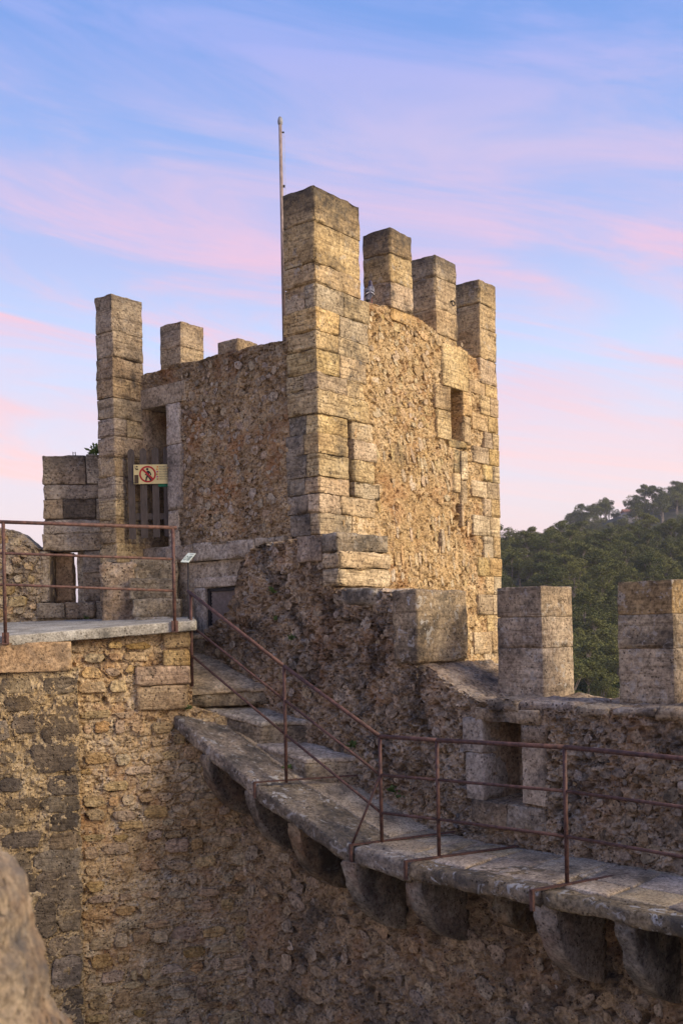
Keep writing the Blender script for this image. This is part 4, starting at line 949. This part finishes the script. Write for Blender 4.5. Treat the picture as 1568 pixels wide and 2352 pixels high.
# ================================================================== FOREGROUND STONE
def build_rock():
    ol = [(-260, 1900), (-120, 1915), (-40, 1935), (10, 1965), (45, 2020), (62, 2085), (70, 2150), (95, 2185), (122, 2240), (132, 2290), (150, 2330), (175, 2400), (190, 2500), (150, 2640), (-260, 2640)]
    ol = np.array(ol, float)*np.array([.86, 1])+np.array([-28, 22]); seg = np.linspace(0, len(ol)-1, 260); op = np.stack([np.interp(seg, range(len(ol)), ol[:, 0]), np.interp(seg, range(len(ol)), ol[:, 1])], 1)
    cen = np.array([-60., 2380.])
    rk = [(2.05, .96), (1.98, 1.0), (1.90, .99), (1.82, .95), (1.75, .88), (1.70, .78), (1.66, .66), (1.63, .52), (1.61, .38), (1.60, .24), (1.6, .1)]
    ri = np.linspace(0, 10, 70); rings = [(float(np.interp(q, range(11), [a for a, _ in rk])), float(np.interp(q, range(11), [b for _, b in rk]))) for q in ri]
    V = []
    for dep, sc in rings:
        for p in op:
            q = cen+(p-cen)*sc; V.append(at(q[0], q[1], 1.9)*np.array([1, 0, 1])+np.array([0, dep, 0]))
    V = np.array(V); 
    c = V.mean(0); d = V-c; d /= np.linalg.norm(d, axis=1, keepdims=True)
    V = V+d*(fbm(V*7, 5, .6)*.06+fbm(V*38, 4, .6)*.012+np.abs(fbm(V*16+4, 4, .6))*-.03)[:, None]
    n = len(op); idx = np.arange(len(rings)*n).reshape(len(rings), n)
    Q = np.stack([idx[:-1], np.roll(idx, -1, 1)[:-1], np.roll(idx, -1, 1)[1:], idx[1:]], -1).reshape(-1, 4)
    tag(meshobj('boulder', V, Q, M_rock, None, True), 'pale blurred stone close to the camera in lower left corner', 'stone')
build_rock()

# ================================================================== PINES ON THE HILL
def leaf_mat(name, a, b):
    m = bpy.data.materials.new(name); m.use_nodes = True; t = m.node_tree; L = t.links.new; bs = t.nodes['Principled BSDF']; bs.inputs['Roughness'].default_value = .8; bs.inputs['Specular IOR Level'].default_value = .15
    oi = N(t, 'ShaderNodeObjectInfo'); geo = N(t, 'ShaderNodeNewGeometry'); n = N(t, 'ShaderNodeTexNoise', inp={'Scale': 1.3, 'Detail': 3.}); L(geo.outputs['Position'], n.inputs['Vector'])
    ad = N(t, 'ShaderNodeMath', operation='MULTIPLY_ADD'); L(oi.outputs['Random'], ad.inputs[0]); ad.inputs[1].default_value = .6; 
    s2 = N(t, 'ShaderNodeMath', operation='MULTIPLY_ADD'); L(n.outputs[0], s2.inputs[0]); s2.inputs[1].default_value = .8; s2.inputs[2].default_value = -.2; L(s2.outputs[0], ad.inputs[2])
    r = ramp(t, [(.1, a), (.9, b)]); L(ad.outputs[0], r.inputs[0]); L(r.outputs[0], bs.inputs['Base Color'])
    return m
M_leaf = leaf_mat('pine_needles', (.062, .074, .021), (.16, .158, .046)); M_bush = leaf_mat('bush_leaves', (.028, .055, .014), (.07, .105, .028))
M_trunk = plain_mat('pine_bark', (.20, .165, .135), rough=.95, var=.4, scale=3)
def pine_meshes(seed, H, R, flat, nleaf, trunk_h):
    rg = random.Random(seed); V = []; F = []; cl = []
    for i in range(16):
        a = rg.uniform(0, 6.283); r = R*math.sqrt(rg.random())*.85; z = trunk_h+(H-trunk_h)*rg.uniform(.1, .92)*(1-.35*(r/R)**2)
        cl.append((r*math.cos(a), r*math.sin(a), z, R*rg.uniform(.28, .48)))
    cl.append((0, 0, H*.93, R*.35))
    for i in range(nleaf):
        cx_, cy_, cz, cr = rg.choice(cl)
        d = Vector((rg.gauss(0, 1), rg.gauss(0, 1), rg.gauss(.25, .8))).normalized()
        p = Vector((cx_, cy_, cz))+Vector((d.x, d.y, d.z*flat))*cr*rg.uniform(.55, 1.08)
        u_ = Vector((rg.gauss(0, 1), rg.gauss(0, 1), rg.gauss(0, .6))).normalized(); v_ = u_.cross(Vector((rg.gauss(0, 1), rg.gauss(0, 1), rg.gauss(0, 1)))).normalized()
        s = rg.uniform(.06, .15)*R*.5; k = len(V)
        V += [p-u_*s-v_*s*.35, p+u_*s*.2-v_*s*.5, p+u_*s+v_*s*.1, p-u_*s*.1+v_*s*.5]; F.append((k, k+1, k+2, k+3))
    crown = mesh_from('crown', [tuple(v) for v in V], np.array(F), M_leaf)
    b = MB(); bend = rg.uniform(-.5, .5)
    b.tube([(0, 0, -1), (bend*.2, 0, trunk_h*.5), (bend*.5, .1, trunk_h), (bend*.3, 0, H*.8)], [.17, .14, .11, .04], 6)
    for c in cl[:7]:
        b.tube([(bend*.5, .1, trunk_h*.92), (c[0]*.5, c[1]*.5, (trunk_h+c[2])/2), (c[0], c[1], c[2])], [.06, .05, .02], 4)
    trunk = mesh_from('trunk', b.V, b.F, M_trunk)
    return crown, trunk
KINDS = [pine_meshes(1, 6.2, 2.1, .62, 3600, 3.0), pine_meshes(2, 5.4, 1.9, .7, 3300, 2.2), pine_meshes(3, 7.0, 2.2, .6, 3600, 3.8), pine_meshes(4, 6.0, 1.7, .8, 3000, 2.6), pine_meshes(5, 4.8, 2.2, .66, 3400, 1.8)]
BUSH = pine_meshes(9, 3.0, 1.8, .8, 3200, .5)
BUSH[0].materials.clear(); BUSH[0].materials.append(M_bush)
def px_of(p):
    p = np.array(p); return CX+FPX*(p@_R)/p[1], CY-FPX*(p@_U)/p[1]
def tree(kind, x, y, sc, rot, label, group=None, name='pine_tree', dz=0.0):
    cr, tk = kind; z = float(ground_z(np.array(x), np.array(y)))+dz
    mw = Matrix.Translation((x, y, z)) @ Matrix.Rotation(rot, 4, 'Z') @ Matrix.Diagonal((sc, sc, sc*random.uniform(.92, 1.08), 1))
    r = bpy.data.objects.new(name, None); place(r, None, mw); tag(r, label, 'tree', group)
    place(bpy.data.objects.new('trunk', tk), r, mw); place(bpy.data.objects.new('crown', cr), r, mw)
rg = random.Random(99); pts = []; cnt = 0
for tries in range(14000):
    y = rg.uniform(80, 196); t = rg.uniform(.135, .37); x = t*y
    sp = 2.2 if y < 150 else 2.6
    if any((x-a)**2+(y-c)**2 < sp*sp*1.15 for a, c in pts): continue
    px, py = px_of((x, y, ground_z(np.array(x), np.array(y))+4))
    if not (1125 < px < 1600): continue
    if py > 1400 and (px < 1290 or px > 1425): continue        # wholly behind the merlons
    pts.append((x, y)); cnt += 1
    tree(rg.choice(KINDS), x, y, rg.uniform(.62, .98), rg.uniform(0, 6.28), 'one of many dark green pines crowded together on the hillside', 'pines crowded on the hillside')
    if cnt >= 235: break
pts = []; c2 = 0
for tries in range(5000):
    y = rg.uniform(285, 365); t = rg.uniform(.215, .36); x = t*y
    if any((x-a)**2+(y-c)**2 < 16 for a, c in pts): continue
    pts.append((x, y)); c2 += 1
    tree(rg.choice(KINDS), x, y, rg.uniform(1.0, 1.6), rg.uniform(0, 6.28), 'one of the hazy distant pines along the higher ridge at right', 'pines on the far ridge')
    if c2 >= 60: break
def tree_px(kind, px, py, y, sc, label, name='pine_tree'):
    p = at(px, py, y); z = float(ground_z(np.array(p[0]), np.array(y))); tree(kind, p[0], y, sc, 1.0, label, None, name)
tree_px(pine_meshes(15, 8.5, 1.9, .75, 3600, 4.2), 1345, 1518, 112, 1.0, 'lone pine with slender pale leaning trunk between the two parapet merlons')
tree_px(pine_meshes(16, 9.5, 1.7, .7, 3000, 5.6), 1322, 1480, 122, 1.0, 'pale-trunked pine just behind the lone pine, left of it')
tree_px(pine_meshes(17, 9.0, 2.0, .7, 3000, 5.0), 1385, 1490, 126, 1.0, 'tall pine behind the lone pine, half hidden by the right merlon')
tree_px(BUSH, 1343, 1600, 92, 1.25, 'rounded bright green shrub at the foot of the gap between merlons', 'shrub')
tree_px(BUSH, 1392, 1600, 90, 1.05, 'smaller green shrub beside the right-hand merlon', 'shrub')
tree_px(KINDS[4], 1372, 1560, 97, .95, 'low bushy pine behind the shrubs in the gap between merlons')
tree_px(KINDS[1], 1325, 1560, 100, .9, 'low dark pine against the left merlon in the gap')
for t_, y_, sc_ in ((.222, 96, .75), (.236, 101, .8), (.25, 97, .8), (.262, 102, .85), (.229, 106, .85), (.245, 108, .8), (.258, 111, .9), (.243, 94.5, .6), (.232, 116, .9), (.25, 119, .9)):
    tree(rg.choice((KINDS[4], KINDS[1])), t_*y_, y_, sc_, rg.uniform(0, 6.28), 'one of many dark green pines crowded together on the hillside', 'pines crowded on the hillside')
def scrub():
    g = np.random.default_rng(4); P = []; n = 0
    while n < 1000:
        y = g.uniform(84, 205) if n < 780 else g.uniform(270, 380); t = g.uniform(.14, .37) if n < 400 or n > 900 else g.uniform(-.08, .46); x = t*y; n += 1
        z = float(ground_z(np.array(x), np.array(y))); R = g.uniform(.8, 1.5)*(1 if y < 250 else 1.5); m = 330
        d = g.normal(size=(m, 3)); d /= np.linalg.norm(d, axis=1, keepdims=True); d[:, 2] = np.abs(d[:, 2])
        c = np.array([x, y, z+.1])+d*R*g.uniform(.6, 1.05, (m, 1))
        u_ = g.normal(size=(m, 3)); u_ /= np.linalg.norm(u_, axis=1, keepdims=True); v_ = np.cross(u_, g.normal(size=(m, 3))); v_ /= np.linalg.norm(v_, axis=1, keepdims=True)
        a = g.uniform(.08, .18, (m, 1))*R
        P.append(np.stack([c-u_*a, c-v_*a*.5, c+u_*a, c+v_*a*.5], 1).reshape(-1, 3))
    V = np.concatenate(P); o = meshobj('scrub', V, np.arange(len(V)).reshape(-1, 4), leaf_mat('scrub_leaves', (.035, .042, .014), (.085, .088, .03))); tag(o, 'dense green scrub filling the hillside between the pines', 'scrub', kind='stuff')  # leaf colour darkened to stand for shade in the hollows between crowns
scrub()
# pale house among the pines of the far ridge
hp = at(1450, 1192, 318); hs = thing('house', 'small pale house half hidden among pines on the far ridge', 'house', tuple(hp))
b = MB(); b.box(hp+np.array([-2.2, 0, -2]), (4.4, 0, 0), (0, 4, 0), (0, 0, 4.2)); b.obj('wall', plain_mat('house_wall', (.55, .50, .45), var=.1), hs)
b = MB(); R0 = hp+np.array([-2.5, -.4, 2.2]); b.add([R0, R0+np.array([5, 0, 0]), R0+np.array([5, 4.8, 0]), R0+np.array([0, 4.8, 0]), R0+np.array([0, 2.4, 1.1]), R0+np.array([5, 2.4, 1.1])], [(0, 1, 5, 4), (2, 3, 4, 5), (0, 4, 3), (1, 2, 5), (0, 3, 2, 1)]); b.obj('roof', plain_mat('roof_tile', (.3, .14, .08)), hs)

# ================================================================== EVENING HAZE
def build_haze():
    m = bpy.data.materials.new('evening_air'); m.use_nodes = True; t = m.node_tree; t.nodes.clear()
    v = N(t, 'ShaderNodeVolumePrincipled', inp={'Density': .0003, 'Anisotropy': .2}); v.inputs['Color'].default_value = (.86, .89, .96, 1)
    o = N(t, 'ShaderNodeOutputMaterial'); t.links.new(v.outputs[0], o.inputs['Volume'])
    b = MB(); b.box((-4200, -60, -13.5), (8400, 0, 0), (0, 4200, 0), (0, 0, 80)); tag(b.obj('haze', m), kind='stuff')
build_haze()
